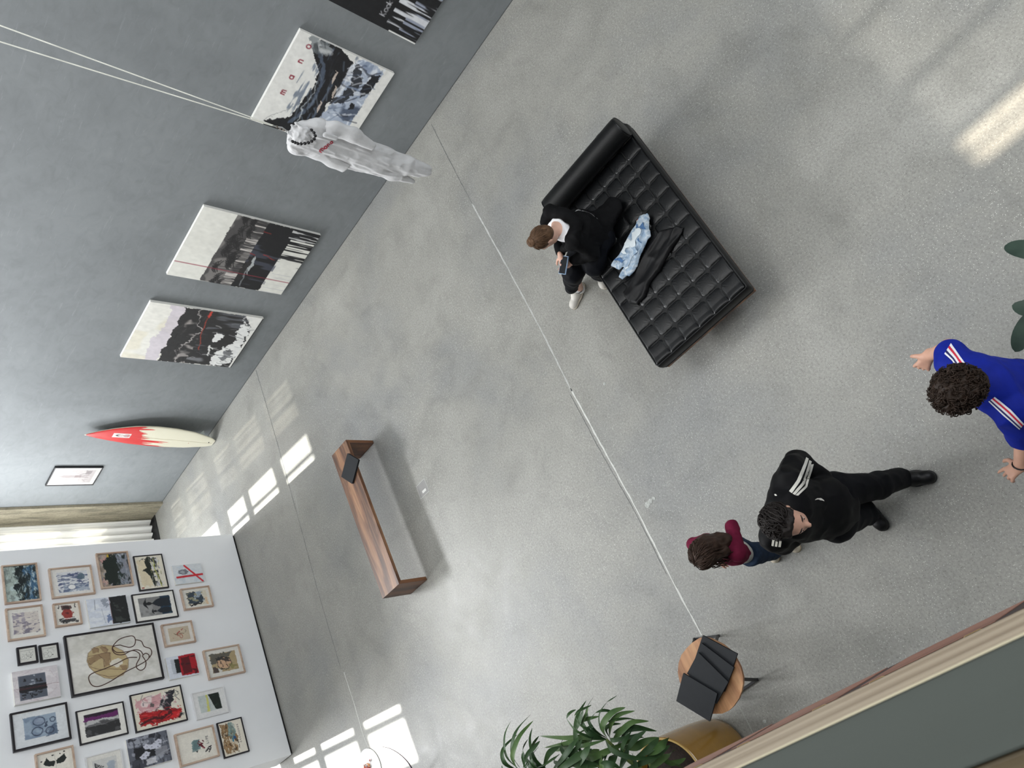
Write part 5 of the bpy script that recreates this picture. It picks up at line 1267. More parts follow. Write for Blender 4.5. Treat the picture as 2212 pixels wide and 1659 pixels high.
# ---- man in the black striped jacket, mid-stride
def man():
    t = thing('person', 'man in black jacket with white sleeve stripes, black trousers and boots, walking', 'person')
    m_j = M('black_jersey', (12, 12, 14), .62, .12, 20, .06, 90, spec=.15); m_tr = M('black_trousers', (11, 12, 17), .75, .12, 20, .06, 120, spec=.15)
    m_boot = M('black_boots', (10, 10, 12), .4, .1, spec=.35); m_w = M('white_stripe', (226, 224, 214), .7, .03)
    f, l, u = frame3((-.56, -.83, 0), (0, 0, 1))
    pel = V(.745, 1.61, .96)
    lh, rh = pel + l*.09, pel - l*.09
    la = P(1948, 1034, .10); ra = P(1866, 1088, .10)
    lk = (lh + la)/2 + f*.05 + V(0,0,.01); rk = (rh + ra)/2 + f*.09 + V(0,0,.0)
    nk = P(1692, 1108, 1.53); hd = P(1699, 1127, 1.70)
    ls, rs_ = P(1702, 1040, 1.45), P(1672, 1160, 1.45)
    le = P(1722, 998, 1.17); lw = P(1786, 1036, 1.00)
    re = P(1688, 1170, 1.20); rw = P(1752, 1140, 1.02)
    S = SDF(.006, .045)
    hf, hl, hu = frame3(f*1 + l*-.12 + V(0,0,-.10), V(0,0,1) + f*.10)
    g = head_prims(S, hd, hf, hl, hu, 1.0)
    S.cap(nk - V(0,0,.03), hd - hu*.05 - hf*.012, .055, .052, .03)
    S.cap(ls, rs_, .06, .06, .04); S.chain([nk - V(0,0,.06), pel + V(0,0,.1), pel], [.11, .11, .12], .04, (f, .7))
    S.chain([ls, le, lw], [.048, .042, .028]); S.chain([rs_, re, rw], [.048, .042, .028])
    hand_prims(S, lw, nrm(V(.0,-.25,-1) + f*.3), -l, f); hand_prims(S, rw, nrm(f*.4 + V(0,0,-1)), l, f)
    S.chain([lh, lk, la], [.075, .052, .036]); S.chain([rh, rk, ra], [.075, .052, .036])
    link('body', S.mesh('body', m_skin, 2), t)
    face_parts(t, g, 1.0, M('dark_brow', (34, 28, 26), .7))
    # jacket
    J = SDF(.0065, .05)
    J.cap(ls + l*.0, rs_ - l*.0, .078, .078, .05)
    J.chain([nk - V(0,0,.10), nk - V(0,0,.30), pel + V(0,0,.08), pel - V(0,0,.04)], [.165, .170, .168, .178], .05, (f, .70))
    J.chain([ls, ls*.45 + le*.55 + l*.01, le], [.077, .072, .066], .03); J.chain([le, lw*.9 + le*.1], [.066, .048], .03)
    J.chain([rs_, re], [.077, .066], .03); J.chain([re, rw*.92 + re*.08], [.066, .047], .03)
    J.chain([nk + l*.05 - f*.05, nk - f*.07, nk - l*.05 - f*.05], [.032]*3, .02); J.chain([nk + l*.06, nk + l*.05 + f*.05 - V(0,0,.05), nk + f*.085 - V(0,0,.09)], [.026]*3, .02); J.chain([nk - l*.06, nk - l*.05 + f*.05 - V(0,0,.05), nk + f*.085 - V(0,0,.09)], [.026]*3, .02)
    J.cut(pel - V(0,0,.10), V(0,0,-1))
    jm = J.mesh('jacket', m_j, 2, folds(.010, (13, 13, 9), 1)); j = link('jacket', jm, t); bv = bvh_of(jm)
    z3m = lambda x, y: (1450 + x/3.687, 950 + y/3.687)   # three stripes down each sleeve
    for a, b in (([(938,412),(1000,320),(1050,200),(1072,140)], [(960,427),(1024,332),(1070,217),(1092,152)]),
                 ([(964,431),(1040,340),(1080,222),(1096,163)], [(984,441),(1060,350),(1100,232),(1116,172)]),
                 ([(987,443),(1064,366),(1094,268),(1110,196)], [(1009,446),(1082,374),(1112,272),(1132,194)]),
                 ([(805,793),(797,842)], [(823,796),(815,847)]), ([(832,798),(825,848)], [(850,801),(843,851)]), ([(860,802),(852,852)], [(879,805),(871,853)])):
        vs, fs = decal(bv, a, b, z3m); MB().add(vs, fs).build('stripe', m_w, j, True)
    vs, fs = ribbon(bv, [nk + f*.2 + l*.09 - V(0,0,.16), nk + f*.2 + l*.085 - V(0,0,.25)], .006, l, .003, 8, 2); MB().add(vs, fs).build('zip', m_w, j)
    vs, fs = ribbon(bv, [nk - f*.02 + l*.10 + V(0,0,.05), nk - f*.03 + l*.115 + V(0,0,.05)], .012, f, .003, 4, 2); MB().add(vs, fs).build('emblem', m_w, j)
    T = SDF(.0065, .05)
    T.cap(lh + V(0,0,.0), rh, .118, .118, .04, (f, .9)); T.chain([lh, lk, la + V(0,0,.04)], [.105, .080, .070], .03); T.chain([rh, rk, ra + V(0,0,.06)], [.100, .072, .056], .03)
    T.cap(lh + V(0,0,-.06), rh + V(0,0,-.06), .10, .10, .04)
    link('trousers', T.mesh('trousers', m_tr, 2, folds(.011, (12, 12, 7), 6)), t)
    shoe(t, P(1936, 1036, .02), P(2022, 1031, .02), m_boot, m_dark, 'boot', 1.12, .04, m_dark); shoe(t, P(1855, 1082, .02), P(1915, 1144, .02), m_boot, m_dark, 'boot', 1.12, .04, m_dark)
    # short dark wavy hair
    m_h = hair_mat('black_brown_hair', (20, 17, 16), (46, 40, 38)); R = np.array([hf, hl, hu]).T
    C = SDF(.005, .03); C.ell(hd + hf*-.016 + hu*.040, (.102, .084, .090), R); C.ell(hd - hf*.05 - hu*.01, (.066, .072, .075), R, .03); C.ell(hd + hf*.035 + hu*.082, (.062, .07, .042), R, .02)
    C.cut(hd + hf*.046 + hu*.055, nrm(hf + hu*-.42))
    h = link('hair', C.mesh('hair', m_h, 1, folds(.007, (40, 40, 40), 3)), t)
    strands('locks', h, m_h, hd - hf*.014 + hu*.036, R, (.106, .088, .096), 430, 5, lambda p: p[2] > 2.0*p[0] - .05 and p[2] > -.45, lambda q: (-.55, q[1]*.9 + .35, -.25), 8, .018, .0050, .65, .014)
man()

# ---- girl in the maroon top
def girl():
    t = thing('person', 'long-haired girl in a maroon top and jeans, hands on her hips', 'person')
    m_top = M('maroon_knit', (104, 24, 52), .8, .12, 30, .05, 150, spec=.15, sheen=.0); m_under = M('pale_vest', (196, 194, 186), .8, .04); m_jean = M('dark_denim', (38, 52, 72), .8, .2, 40, .05, 200, spec=.15)
    m_sh = M('cream_leather', (216, 206, 186), .5, .05); m_so = M('tan_sole', (178, 158, 130), .6, .05)
    f, l, u = frame3((-.66, .75, 0), (0, 0, 1))
    b0 = V(.865, 2.47, 0)
    pel = b0 + V(0,0,.58) + f*-.03
    lh, rh = pel + l*.06, pel - l*.06
    la = P(1712, 1168, .07); ra = P(1666, 1188, .07)
    lk, rk = (lh + la)/2 + f*.03, (rh + ra)/2 + f*.03
    nk = V(.93, 2.43, .925); hd = V(.925, 2.475, 1.055)
    ls, rs_ = nk + l*.115 - V(0,0,.045), nk - l*.115 - V(0,0,.045)
    # akimbo
    eA = P(1582, 1138, .76); eB = P(1497, 1176, .80)
    if (eA - nk) @ l < 0: ls_, rs2 = rs_, ls
    sA, sB = (ls, rs_) if (eA - nk) @ l > (eB - nk) @ l else (rs_, ls)
    wA = pel + nrm(eA - pel)*.125 + V(0,0,.06) + f*.06; wB = pel + nrm(eB - pel)*.13 + V(0,0,.08) + f*.06
    S = SDF(.006, .04)
    hf, hl, hu = frame3(f + V(0,0,-.55), V(0,0,1) + f*.45)
    g = head_prims(S, hd, hf, hl, hu, .88)
    S.cap(nk - V(0,0,.02), hd - hu*.05, .040, .040, .03); S.cap(ls, rs_, .04, .04, .03)
    S.chain([nk - V(0,0,.05), pel + V(0,0,.08), pel], [.075, .072, .085], .03, (f, .75))
    S.chain([sA, eA, wA], [.034, .029, .021]); S.chain([sB, eB, wB], [.034, .029, .021])
    for w in (wA, wB): hand_prims(S, w, f*.5 - nrm(w - pel)*.3 + V(0,0,-.5), -(w - pel), V(0,0,1), scale=.72)
    S.chain([lh, lk, la], [.055, .042, .03]); S.chain([rh, rk, ra], [.055, .042, .03])
    link('body', S.mesh('body', m_skin, 2), t); face_parts(t, g, .88, M('brown_brow', (60, 44, 38), .7))
    J = SDF(.0055, .045)
    J.cap(ls, rs_, .050, .050, .04); J.chain([nk - V(0,0,.07), pel + V(0,0,.20), pel + V(0,0,.12)], [.096, .096, .100], .04, (f, .74))
    J.chain([sA, eA], [.051, .043], .03); J.chain([eA, wA], [.043, .031], .02); J.chain([sB, eB], [.051, .043], .03); J.chain([eB, wB], [.043, .031], .02)
    J.cut(pel + V(0,0,.10), V(0,0,-1)); link('top', J.mesh('top', m_top, 2, folds(.006, (18, 18, 16), 2)), t)
    W = SDF(.0055, .04); W.chain([pel + V(0,0,.14), pel + V(0,0,.06)], [.098, .104], .03, (f, .76)); W.cut(pel + V(0,0,.035), V(0,0,-1)); W.cut(pel + V(0,0,.13), V(0,0,1)); link('vest_hem', W.mesh('vest_hem', m_under, 2), t)
    T = SDF(.006, .045); T.cap(lh + V(0,0,.05), rh + V(0,0,.05), .086, .086, .03, (f, .95)); T.chain([lh, lk, la + V(0,0,.03)], [.082, .060, .056], .02); T.chain([rh, rk, ra + V(0,0,.03)], [.082, .060, .056], .02)
    T.cut(pel + V(0,0,.075), V(0,0,1)); link('jeans', T.mesh('jeans', m_jean, 2, folds(.006, (18, 18, 10), 5)), t)
    shoe(t, P(1650, 1168, .02), P(1678, 1213, .02), m_sh, m_so, 'shoe', .92, 0, m_sh); shoe(t, P(1692, 1150, .02), P(1724, 1190, .02), m_sh, m_so, 'shoe', .92, 0, m_sh)
    m_h = hair_mat('brown_hair', (38, 27, 22), (78, 60, 50)); R = np.array([hf, hl, hu]).T
    C = SDF(.005, .03); C.ell(hd - hf*.016 + hu*.034, np.array((.098, .082, .088))*.93, R); C.ell(hd - hf*.05 - hu*.04, (.055, .075, .09), R, .03); C.cut(hd + hf*.062 + hu*.02, nrm(hf - hu*.35))
    for k in (1, -1): C.chain([hd + hl*.072*k - hf*.005, hd + hl*.085*k - hu*.08 - hf*.01, nk + l*.085*k - V(0,0,.06) + f*.02], [.026, .028, .014], .03)
    C.chain([hd - hf*.07, nk - f*.06 + V(0,0,.0), nk - f*.075 - V(0,0,.12)], [.05, .055, .025], .04, (f, .6))
    h = link('hair', C.mesh('hair', m_h, 1, folds(.008, (30, 30, 10), 3)), t)
    strands('locks', h, m_h, hd - hf*.014 + hu*.03, R, np.array((.104, .088, .094))*.94, 420, 8, lambda p: p[2] > .2 + .75*p[0] - .5 and p[2] > -.2, lambda q: (-.35 - .2*q[0], 1.2*q[1], -.9), 16, .020, .0042, .30, .008, lambda q: q[2] < -.12 and True)
girl()

# ---- young woman seated on the daybed
def woman():
    t = thing('person', 'young woman in black with a hair bun, seated on the daybed holding a phone', 'person')
    m_c = M('black_hoodie', (10, 10, 12), .8, .12, 20, .06, 90, spec=.15); m_tr = M('black_cargo_trousers', (10, 12, 18), .66, .12, 20, .06, 110, spec=.15); m_tee = M('white_tee', (232, 232, 234), .8, .02)
    m_sh = M('white_sneaker_leather', (218, 214, 206), .5, .04); m_so = M('sneaker_sole', (206, 198, 182), .6, .04); m_sock = M('white_sock', (226, 226, 226), .85, .03); m_lace = M('shoe_lace', (166, 164, 158), .8, .05); m_zip = M('silver_zip', (220, 220, 222), .25, .05, metal=.8)
    f, l, u = frame3((-.22, .97, 0), (0, 0, 1))
    pel = V(3.755, 2.10, .545); lh, rh = pel + l*.085, pel - l*.085
    rk = P(1238, 588, .53); lk = P(1283, 572, .50)
    ra = P(1252, 624, .13); la = P(1302, 596, .12)
    nk = P(1203, 492, .97); hd = P(1176, 513, 1.09)
    ls, rs_ = nk + l*.15 + V(0,0,-.07) - f*.01, nk - l*.15 + V(0,0,-.06) - f*.01
    S = SDF(.006, .045)
    hf, hl, hu = frame3(f*.8 + V(0,0,-.62), V(0,0,1) + f*.8)
    g = head_prims(S, hd, hf, hl, hu, .95)
    S.chain([nk - V(0,0,.03), hd - hu*.05 - hf*.01], [.047, .046], .03); S.cap(ls, rs_, .05, .05, .04)
    S.chain([nk - V(0,0,.08), pel + V(0,0,.1), pel], [.10, .10, .12], .04, (f, .7))
    ph = P(1217, 572, .735)
    re = rs_ + V(.06,.06,-.24) + f*.03; rw = P(1211, 553, .79)
    le = ls + l*.05 + f*.05 + V(0,0,-.24); lw = P(1236, 566, .69)
    S.chain([rs_, re, rw], [.042, .036, .025]); S.chain([ls, le, lw], [.042, .036, .025])
    pd = nrm(P(1208, 586, .745) - P(1225, 555, .755))    # phone's long axis
    hand_prims(S, rw, nrm(ph - rw), V(0,0,1), -l*1.0 + f*.2, (.7,.7,.7,.8), .92, .2); hand_prims(S, lw, nrm(ph - lw), V(0,0,1), l, (.9,.9,.9,.9), .9, .5)
    S.chain([lh, lk, la], [.075, .052, .036]); S.chain([rh, rk, ra], [.075, .052, .036])
    link('body', S.mesh('body', m_skin_p, 2), t); face_parts(t, g, .95, M('light_brow', (92, 70, 56), .7))
    W = SDF(.006, .04); W.cap(ls*.8 + nk*.2, rs_*.8 + nk*.2, .060, .060, .04); W.chain([nk - V(0,0,.07), pel + V(0,0,.15)], [.116, .12], .03, (f, .78)); W.cut(nk + V(0,0,.0) - f*0.0, nrm(V(0,0,1) + f*.1)); link('tee', W.mesh('tee', m_tee, 2, folds(.004, (20,20,20), 1)), t)
    J = SDF(.0065, .05)                                  # loose hooded jacket slipping off the neck
    J.chain([ls - V(0,0,.0), re*0 + ls + V(0,0,-.03)], [.066, .07], .04)
    J.chain([rs_ + V(0,0,0), rs_ - V(0,0,.03)], [.07, .07], .04)
    J.chain([(ls + rs_)/2 - V(0,0,.16), pel + V(0,0,.16), pel + V(0,0,.02)], [.155, .175, .19], .05, (f, .80))
    J.chain([rs_, re], [.070, .068], .03); J.chain([re, rw*.85 + re*.15], [.066, .046], .03); J.chain([ls, le], [.072, .068], .03); J.chain([le, lw*.85 + le*.15], [.066, .045], .03)
    # hood gathered round the shoulders
    J.chain([rs_ + f*.05 + V(0,0,.06), rs_ - f*.06 + V(0,0,.08), nk - f*.13 - V(0,0,.02), nk - f*.12 + l*.10 - V(0,0,.06), ls + l*.01 - f*.05 + V(0,0,.035), ls + f*.07 + V(0,0,-.02), nk + f*.13 + l*.05 - V(0,0,.16)], [.030, .044, .046, .044, .042, .036, .03], .03)
    J.chain([pel - f*.12 + V(0,0,.0), pel - f*.24 - l*.02 - V(0,0,.05)], [.12, .10], .05, (V(0,0,1), .55))
    J.cut((0, 0, .432), (0, 0, -1))
    jm = J.mesh('jacket', m_c, 2, folds(.012, (12, 12, 10), 8)); j = link('jacket', jm, t); bv = bvh_of(jm)
    zp = [P(1246, 466, .80), P(1262, 474, .76), P(1271, 484, .72), P(1275, 492, .70), P(1270, 500, .68)]
    vs, fs = ribbon(bv, zp, .008, V(0,0,1), .004, 20, 2); MB().add(vs, fs).build('zipper', m_zip, j)
    vs, fs = ribbon(bv, [P(1266, 521, .70), P(1278, 525, .68)], .013, V(.3,0,1), .005, 6, 2); MB().add(vs, fs).build('zip_pull', m_zip, j)
    MB().tube([P(1219, 524, .80), P(1221, 530, .79), P(1226, 528, .79), P(1228, 521, .80)], .003, 6).build('drawcord', m_zip, j, True)
    T = SDF(.0065, .05); T.cap(lh, rh, .12, .12, .04); T.chain([lh, lk], [.115, .088], .03); T.chain([rh, rk], [.115, .090], .03); T.chain([lk, la + V(0,0,.04)], [.090, .060], .03); T.chain([rk, ra + V(0,0,.12)], [.094, .060], .03)
    link('trousers', T.mesh('trousers', m_tr, 2, folds(.012, (11, 11, 9), 3)), t)
    for a, b in ((ra, 0), (la, 1)):
        K = SDF(.005, .03); K.cap(a + V(0,0,-.02), a + V(0,0,.03), .041, .041, .01); so = link('sock', K.mesh('sock', m_sock, 1), t)
        for dz in (.006, .018): MB().tube([a + V(.0425*math.cos(q), .0425*math.sin(q), dz) for q in np.linspace(0, 6.283, 19)], .0025, 5, False).build('sock_stripe', m_black, so)
    shoe(t, P(1259, 611, .02), P(1236, 668, .02), m_sh, m_so, 'sneaker', 1.0, 0, m_lace); shoe(t, P(1296, 575, .02), P(1306, 624, .02), m_sh, m_so, 'sneaker', 1.0, 0, m_lace)
    m_h = hair_mat('chestnut_hair', (66, 48, 36), (124, 96, 72)); R = np.array([hf, hl, hu]).T
    C = SDF(.005, .03); C.ell(hd - hf*.015 + hu*.036, (.100, .079, .088), R); C.ell(hd - hf*.04 - hu*.01, (.062, .066, .07), R, .03); C.cut(hd + hf*.068 + hu*.03, nrm(hf - hu*.5)); h = link('hair', C.mesh('hair', m_h, 1), t)
    bun = P(1149, 522, 1.19); bd = R.T @ nrm(bun - hd)
    strands('locks', h, m_h, hd - hf*.014 + hu*.034, R, (.101, .080, .090), 380, 12, lambda p: p[2] > .85*p[0] - .25 and p[2] > -.5, lambda q: bd - q*.2, 7, .022, .0032, .12, .003)
    B = SDF(.004, .03); B.ell(bun, (.042, .042, .040)); bo = link('bun', B.mesh('bun', m_h, 1, folds(.006, (50, 50, 50), 2)), h)
    ax = nrm(bun - hd); u1 = nrm(np.cross(ax, V(0,0,1))); u2 = np.cross(ax, u1); mb = MB()
    for k in range(9):
        rr = .012 + .003*k; mb.tube([bun + ax*(.034 - .0032*k) + (u1*math.cos(q + k) + u2*math.sin(q + k))*rr*1.05 for q in np.linspace(0, 5.9, 16)], .0055, 5)
    mb.build('twists', m_h, h, True, kind='stuff')
    MB().tube([bun - ax*.022 + (u1*math.cos(q) + u2*math.sin(q))*.034 for q in np.linspace(0, 6.283, 19)], .004, 6, False).build('hair_tie', m_brass, t, True)
    er = g(.0, .079, -.05); MB().sphere(er, .004, 8, 5).build('earring', m_brass, t, True)
    # the phone she holds
    pt = thing('phone', 'smartphone in a pale blue case in the seated woman\'s hand', 'phone')
    c = [P(1219, 557, .785), P(1232, 559, .785), P(1217, 588, .775), P(1203, 586, .775)]
    ux = nrm(c[1] - c[0]); uy = nrm((c[3] - c[0]) - ux*((c[3]-c[0]) @ ux)); un = np.cross(ux, uy); un = un if un[2] > 0 else -un; cc = sum(c)/4
    def sl(hx, hy, lo, hi, nm, m, par): MB().obox(cc + un*(lo+hi)/2, ux, uy, un, hx, hy, (hi-lo)/2).build(nm, m, par)
    sl(.038, .077, -.006, .005, 'case', M('blue_case', (150, 176, 206), .5, .05), pt); sl(.034, .072, .005, .0062, 'screen', M('phone_screen', (26, 28, 32), .12, .2, 40), pt)
woman()

# ---- young man in the blue jersey, half out of the frame
def bluey():
    t = thing('person', 'curly-haired man in a royal blue striped jersey, arms held out', 'person')
    m_b = M('royal_blue_jersey', (18, 36, 140), .7, .12, 20, .06, 90, spec=.15); m_w = M('white_band', (228, 228, 232), .7, .02); m_r = M('red_band', (200, 34, 62), .7, .03); m_nv = M('navy_band', (26, 30, 92), .7, .03); m_tr = M('blue_joggers', (24, 30, 70), .75, .1)
    f, l, u = frame3((-.15, .99, 0), (0, 0, 1))
    pel = V(.70, .40, .95); lh, rh = pel + l*.09, pel - l*.09
    nk = V(.80, .505, 1.475); hd = V(.772, .558, 1.650)
    ls = nk + l*.19 + V(0,0,-.085); rs_ = nk - l*.145 + V(0,0,-.065)
    re = P(2026, 757, 1.33); rw = P(1998, 778, 1.20)
    re = rs_ - l*.17 + f*.04 + V(0,0,-.15)
    re = P(2050, 752, 1.38); rw = P(2006, 768, 1.24)
    le = P(2213, 948, 1.17); lw = P(2203, 1006, 1.04)
    S = SDF(.0055, .045)
    hf, hl, hu = frame3(f - l*.0 + V(0,0,-.25), V(0,0,1) + f*.2)
    g = head_prims(S, hd, hf, hl, hu, 1.0)
    S.cap(nk - V(0,0,.03), hd - hu*.05, .055, .053, .03); S.cap(ls, rs_, .055, .055, .04); S.chain([nk - V(0,0,.07), pel + V(0,0,.1), pel], [.11, .11, .12], .04, (f, .7))
    S.chain([rs_, re, rw], [.048, .043, .029]); S.chain([ls, le, lw], [.048, .044, .029])
    rd = nrm(P(1988, 800, 1.17) - rw); hand_prims(S, rw, rd, V(-.3,.2,-1), P(1980, 790, 1.27) - P(2005, 790, 1.27), (.55,.6,.7,.75), 1.0, .7, .12)
    ld = nrm(P(2178, 1024, .99) - lw); hand_prims(S, lw, ld, V(0,0,-1), P(2176, 1005, 1.02) - P(2190, 1035, 1.02), (.15,.35,.5,.6), 1.0, .3, .2)
    la, ra = V(.93, .43, .08), V(.75, .40, .08)
    lk, rk = (lh + la)/2 + f*.03, (rh + ra)/2 + f*.03
    S.chain([lh, lk, la], [.075, .052, .036]); S.chain([rh, rk, ra], [.075, .052, .036])
    link('body', S.mesh('body', m_skin, 2), t); face_parts(t, g, 1.0, M('dark_brown_brow', (48, 36, 30), .7))
    J = SDF(.0065, .05)
    J.cap(ls, rs_, .076, .076, .05); J.chain([nk*.82 + pel*.18, nk*.4 + pel*.6, pel + V(0,0,.04)], [.165, .168, .172], .05, (f, .74))
    J.cap(pel + V(0,0,.06), pel - V(0,0,.08), .172, .175, .05, (f, .78))
    J.chain([rs_, rs_*.42 + re*.58], [.084, .072], .03); J.chain([ls, ls*.12 + le*.88], [.086, .070], .03)
    J.chain([nk + l*.06, nk - f*.07 + V(0,0,.01), nk - l*.06], [.026]*3, .02)
    jm = J.mesh('jersey', m_b, 2, folds(.009, (12, 12, 9), 5)); j = link('jersey', jm, t); bv = bvh_of(jm)
    zb = lambda x, y: (1940 + x/3.607, 600 + y/3.607)
    U0, U1 = np.array([(362,594),(420,645),(468,712)]), np.array([(412,512),(466,590),(524,670)])
    D0, D1 = np.array([(704,962),(830,1082),(944,1180)]), np.array([(753,926),(880,1030),(980,1138)])
    for A_, B_ in ((U0, U1), (D0, D1)):
        for a, b, m in ((0, .15, m_w), (.15, .34, m_nv), (.34, .56, m_w), (.56, .78, m_r), (.78, 1, m_w)):
            vs, fs = decal(bv, A_*(1-a) + B_*a, A_*(1-b) + B_*b, zb, 24, 3); MB().add(vs, fs).build('sleeve_band', m, j, True)
    o = nk + f*.16 + l*.06 - V(0,0,.14); vs, fs = ribbon(bv, [o, o + V(0,0,-.03)], .03, l, .003, 4, 3); MB().add(vs, fs).build('emblem', M('gold_emblem', (220, 196, 90), .5, .1, 60), j)
    T = SDF(.007, .05); T.cap(lh, rh, .112, .112, .04); T.chain([lh, lk, la + V(0,0,.04)], [.10, .075, .065], .03); T.chain([rh, rk, ra + V(0,0,.04)], [.10, .075, .065], .03); link('joggers', T.mesh('joggers', m_tr, 2, folds(.009, (12,12,7), 2)), t)
    for a in (la, ra): shoe(t, a - f*.07, a + f*.20, m_w, m_dark, 'shoe', 1.05, 0, m_w)
    MB().tube([lw*.97 + le*.03 + q for q in [(nrm(np.cross(lw-le, V(0,0,1)))*math.cos(b) + nrm(np.cross(lw-le, np.cross(lw-le, V(0,0,1))))*math.sin(b))*.034 for b in np.linspace(0, 6.283, 17)]], .004, 6, False).build('bracelet', m_black, t, True)
    # curls
    m_h = hair_mat('dark_curly_hair', (30, 22, 18), (64, 50, 40)); R = np.array([hf, hl, hu]).T
    C = SDF(.005, .03); C.ell(hd - hf*.006 + hu*.045, (.112, .098, .096), R); C.ell(hd - hf*.05 - hu*.01, (.07, .082, .075), R, .03); C.cut(hd + hf*.10 + hu*.0, nrm(hf - hu*.7)); h = link('hair', C.mesh('hair', m_h, 1, folds(.012, (34, 34, 34), 3)), t)
    rng = np.random.RandomState(4); mb = MB(); k = 0; hc = hd - hf*.006 + hu*.042
    while k < 430:
        p = rng.randn(3); p /= np.linalg.norm(p)
        if p[2] < -.35 or p[2] < .7*p[0] - .35: continue
        k += 1; r0 = hc + R @ (p * (np.array((.112, .098, .098)) + rng.uniform(-.004, .014))); nn = R @ p
        a = nrm(np.cross(nn, rng.randn(3))); b = np.cross(nn, a); ax = nrm(nn*.5 + a*rng.uniform(-1, 1) + b*rng.uniform(-1, 1)); e1 = nrm(np.cross(ax, nn + .1)); e2 = np.cross(ax, e1)
        rr = rng.uniform(.007, .014); T_ = rng.uniform(5, 10); ph = rng.uniform(0, 6.28)
        mb.tube([r0 + (e1*math.cos(q + ph) + e2*math.sin(q + ph))*rr*(1 - .3*q/T_) + ax*.012*q/T_ for q in np.linspace(0, T_, 12)], np.linspace(.0036, .0016, 12), 4)
    mb.build('curls', m_h, h, True, kind='stuff')
bluey()
# ------------------------------------------------------------------ clothes lying on the daybed
def garment(name, label, poly, z0, th, m, seed, sc=(20, 20), amp=.6, parts=None, cat='jacket'):
    """folded cloth: thickened plan outline with wrinkles"""
    poly = np.array(poly)[:, :2]; h = .006; lo = poly.min(0) - .03; hi = poly.max(0) + .03
    nx, ny = np.ceil((hi - lo)/h).astype(int); nz = int((th*2.2 + .05)/h) + 1
    gx = lo[0] + h*np.arange(nx); gy = lo[1] + h*np.arange(ny); X, Y = np.meshgrid(gx, gy, indexing='ij')
    wx = X + .006*(vnoise(np.stack([X.ravel()*40, Y.ravel()*40, np.zeros(X.size)], 1), 1, seed).reshape(X.shape)); wy = Y + .006*(vnoise(np.stack([X.ravel()*40, Y.ravel()*40, np.ones(X.size)*5], 1), 1, seed).reshape(X.shape))
    ins = np.zeros(X.shape, bool); D = np.full(X.shape, 9.0)
    for i in range(len(poly)):
        a, b = poly[i], poly[(i+1) % len(poly)]
        ins ^= ((a[1] > wy) != (b[1] > wy)) & (wx < (b[0]-a[0])*(wy-a[1])/((b[1]-a[1]) + 1e-12) + a[0])
        t = np.clip(((wx-a[0])*(b[0]-a[0]) + (wy-a[1])*(b[1]-a[1]))/(((b-a)**2).sum() + 1e-12), 0, 1)
        D = np.minimum(D, np.hypot(wx-a[0]-t*(b[0]-a[0]), wy-a[1]-t*(b[1]-a[1])))
    sd = np.where(ins, -D, D)
    ax = nrm(np.append(poly[len(poly)//2] - poly[0], 0))[:2]
    U = (X*ax[0] + Y*ax[1]); W = (-X*ax[1] + Y*ax[0])
    n1 = vnoise(np.stack([U.ravel()*sc[0], W.ravel()*sc[1], np.full(X.size, .5)], 1), 1, seed).reshape(X.shape); n2 = vnoise(np.stack([U.ravel()*sc[0]*2.2, W.ravel()*sc[1]*2.2, np.full(X.size, .9)], 1), 1, seed + 4).reshape(X.shape)
    hgt = th*(1 + amp*(1 - 4*np.abs(n1)) + amp*.7*n2); hgt = np.maximum(hgt * np.clip(-sd/.02, 0, 1)**.5, .004)
    z = z0 - .012 + h*np.arange(nz)
    F = np.maximum(np.maximum(sd[:, :, None], z[None, None, :] - z0 - hgt[:, :, None]), z0 - z[None, None, :]).astype(np.float32)
    v, q = surface_nets(F, np.array([lo[0], lo[1], z[0]]), h); v = relax(v, q, 2)
    t = thing(name, label, cat); o = link('cloth', npmesh('cloth', v, q, m), t); return t, o
def pd_(x, y): return P(1100 + x/2.86, 240 + y/2.86, .44)
def denim():
    m, nt, b = _mat('faded_denim'); v = coord(nt)
    c = ramp(nt, noise(nt, v, 12, 6, .7, 1.2), [(.32, tuple(s2l((104, 132, 162)))), (.48, tuple(s2l((152, 172, 192)))), (.62, tuple(s2l((196, 204, 210))))])
    c = mix(nt, .5, c, ramp(nt, noise(nt, v, 60, 3), [(.3, .75), (.6, 1.0)]), 'MULTIPLY')
    nt.links.new(c, b.inputs['Base Color']); b.inputs['Roughness'].default_value = .85; bump(nt, b, noise(nt, v, 300, 2), .15, .002); return m
m_den = denim(); m_lin = M('pale_lining', (206, 214, 218), .8, .05, 20)
m_seam = M('denim_dark_panel', (70, 104, 146), .85, .2, 40)
tb, ob = garment('black_coat', 'black coat crumpled on the daybed under the denim jacket', [pd_(*q) for q in ((1040,708),(1078,718),(1040,800),(985,880),(930,985),(870,1060),(840,1150),(790,1195),(735,1185),(695,1125),(722,1085),(700,1060),(770,1010),(820,900),(870,810),(930,735))], .425, .020, M('black_satin', (9, 9, 11), .5, .1, 20, .05, 60, spec=.3), 6, (5, 17), .8, cat='coat')
td, od = garment('denim_jacket', 'light blue faded denim jacket folded on the black daybed', [pd_(*q) for q in ((865,630),(880,662),(876,720),(888,775),(868,800),(846,850),(820,900),(806,960),(775,1005),(755,1026),(738,1022),(712,1046),(686,1030),(700,1000),(722,960),(690,988),(638,962),(655,925),(690,890),(715,840),(745,780),(785,715),(815,650))], .458, .022, m_den, 2, (18, 30), .7)
bv = bvh_of(od.data)
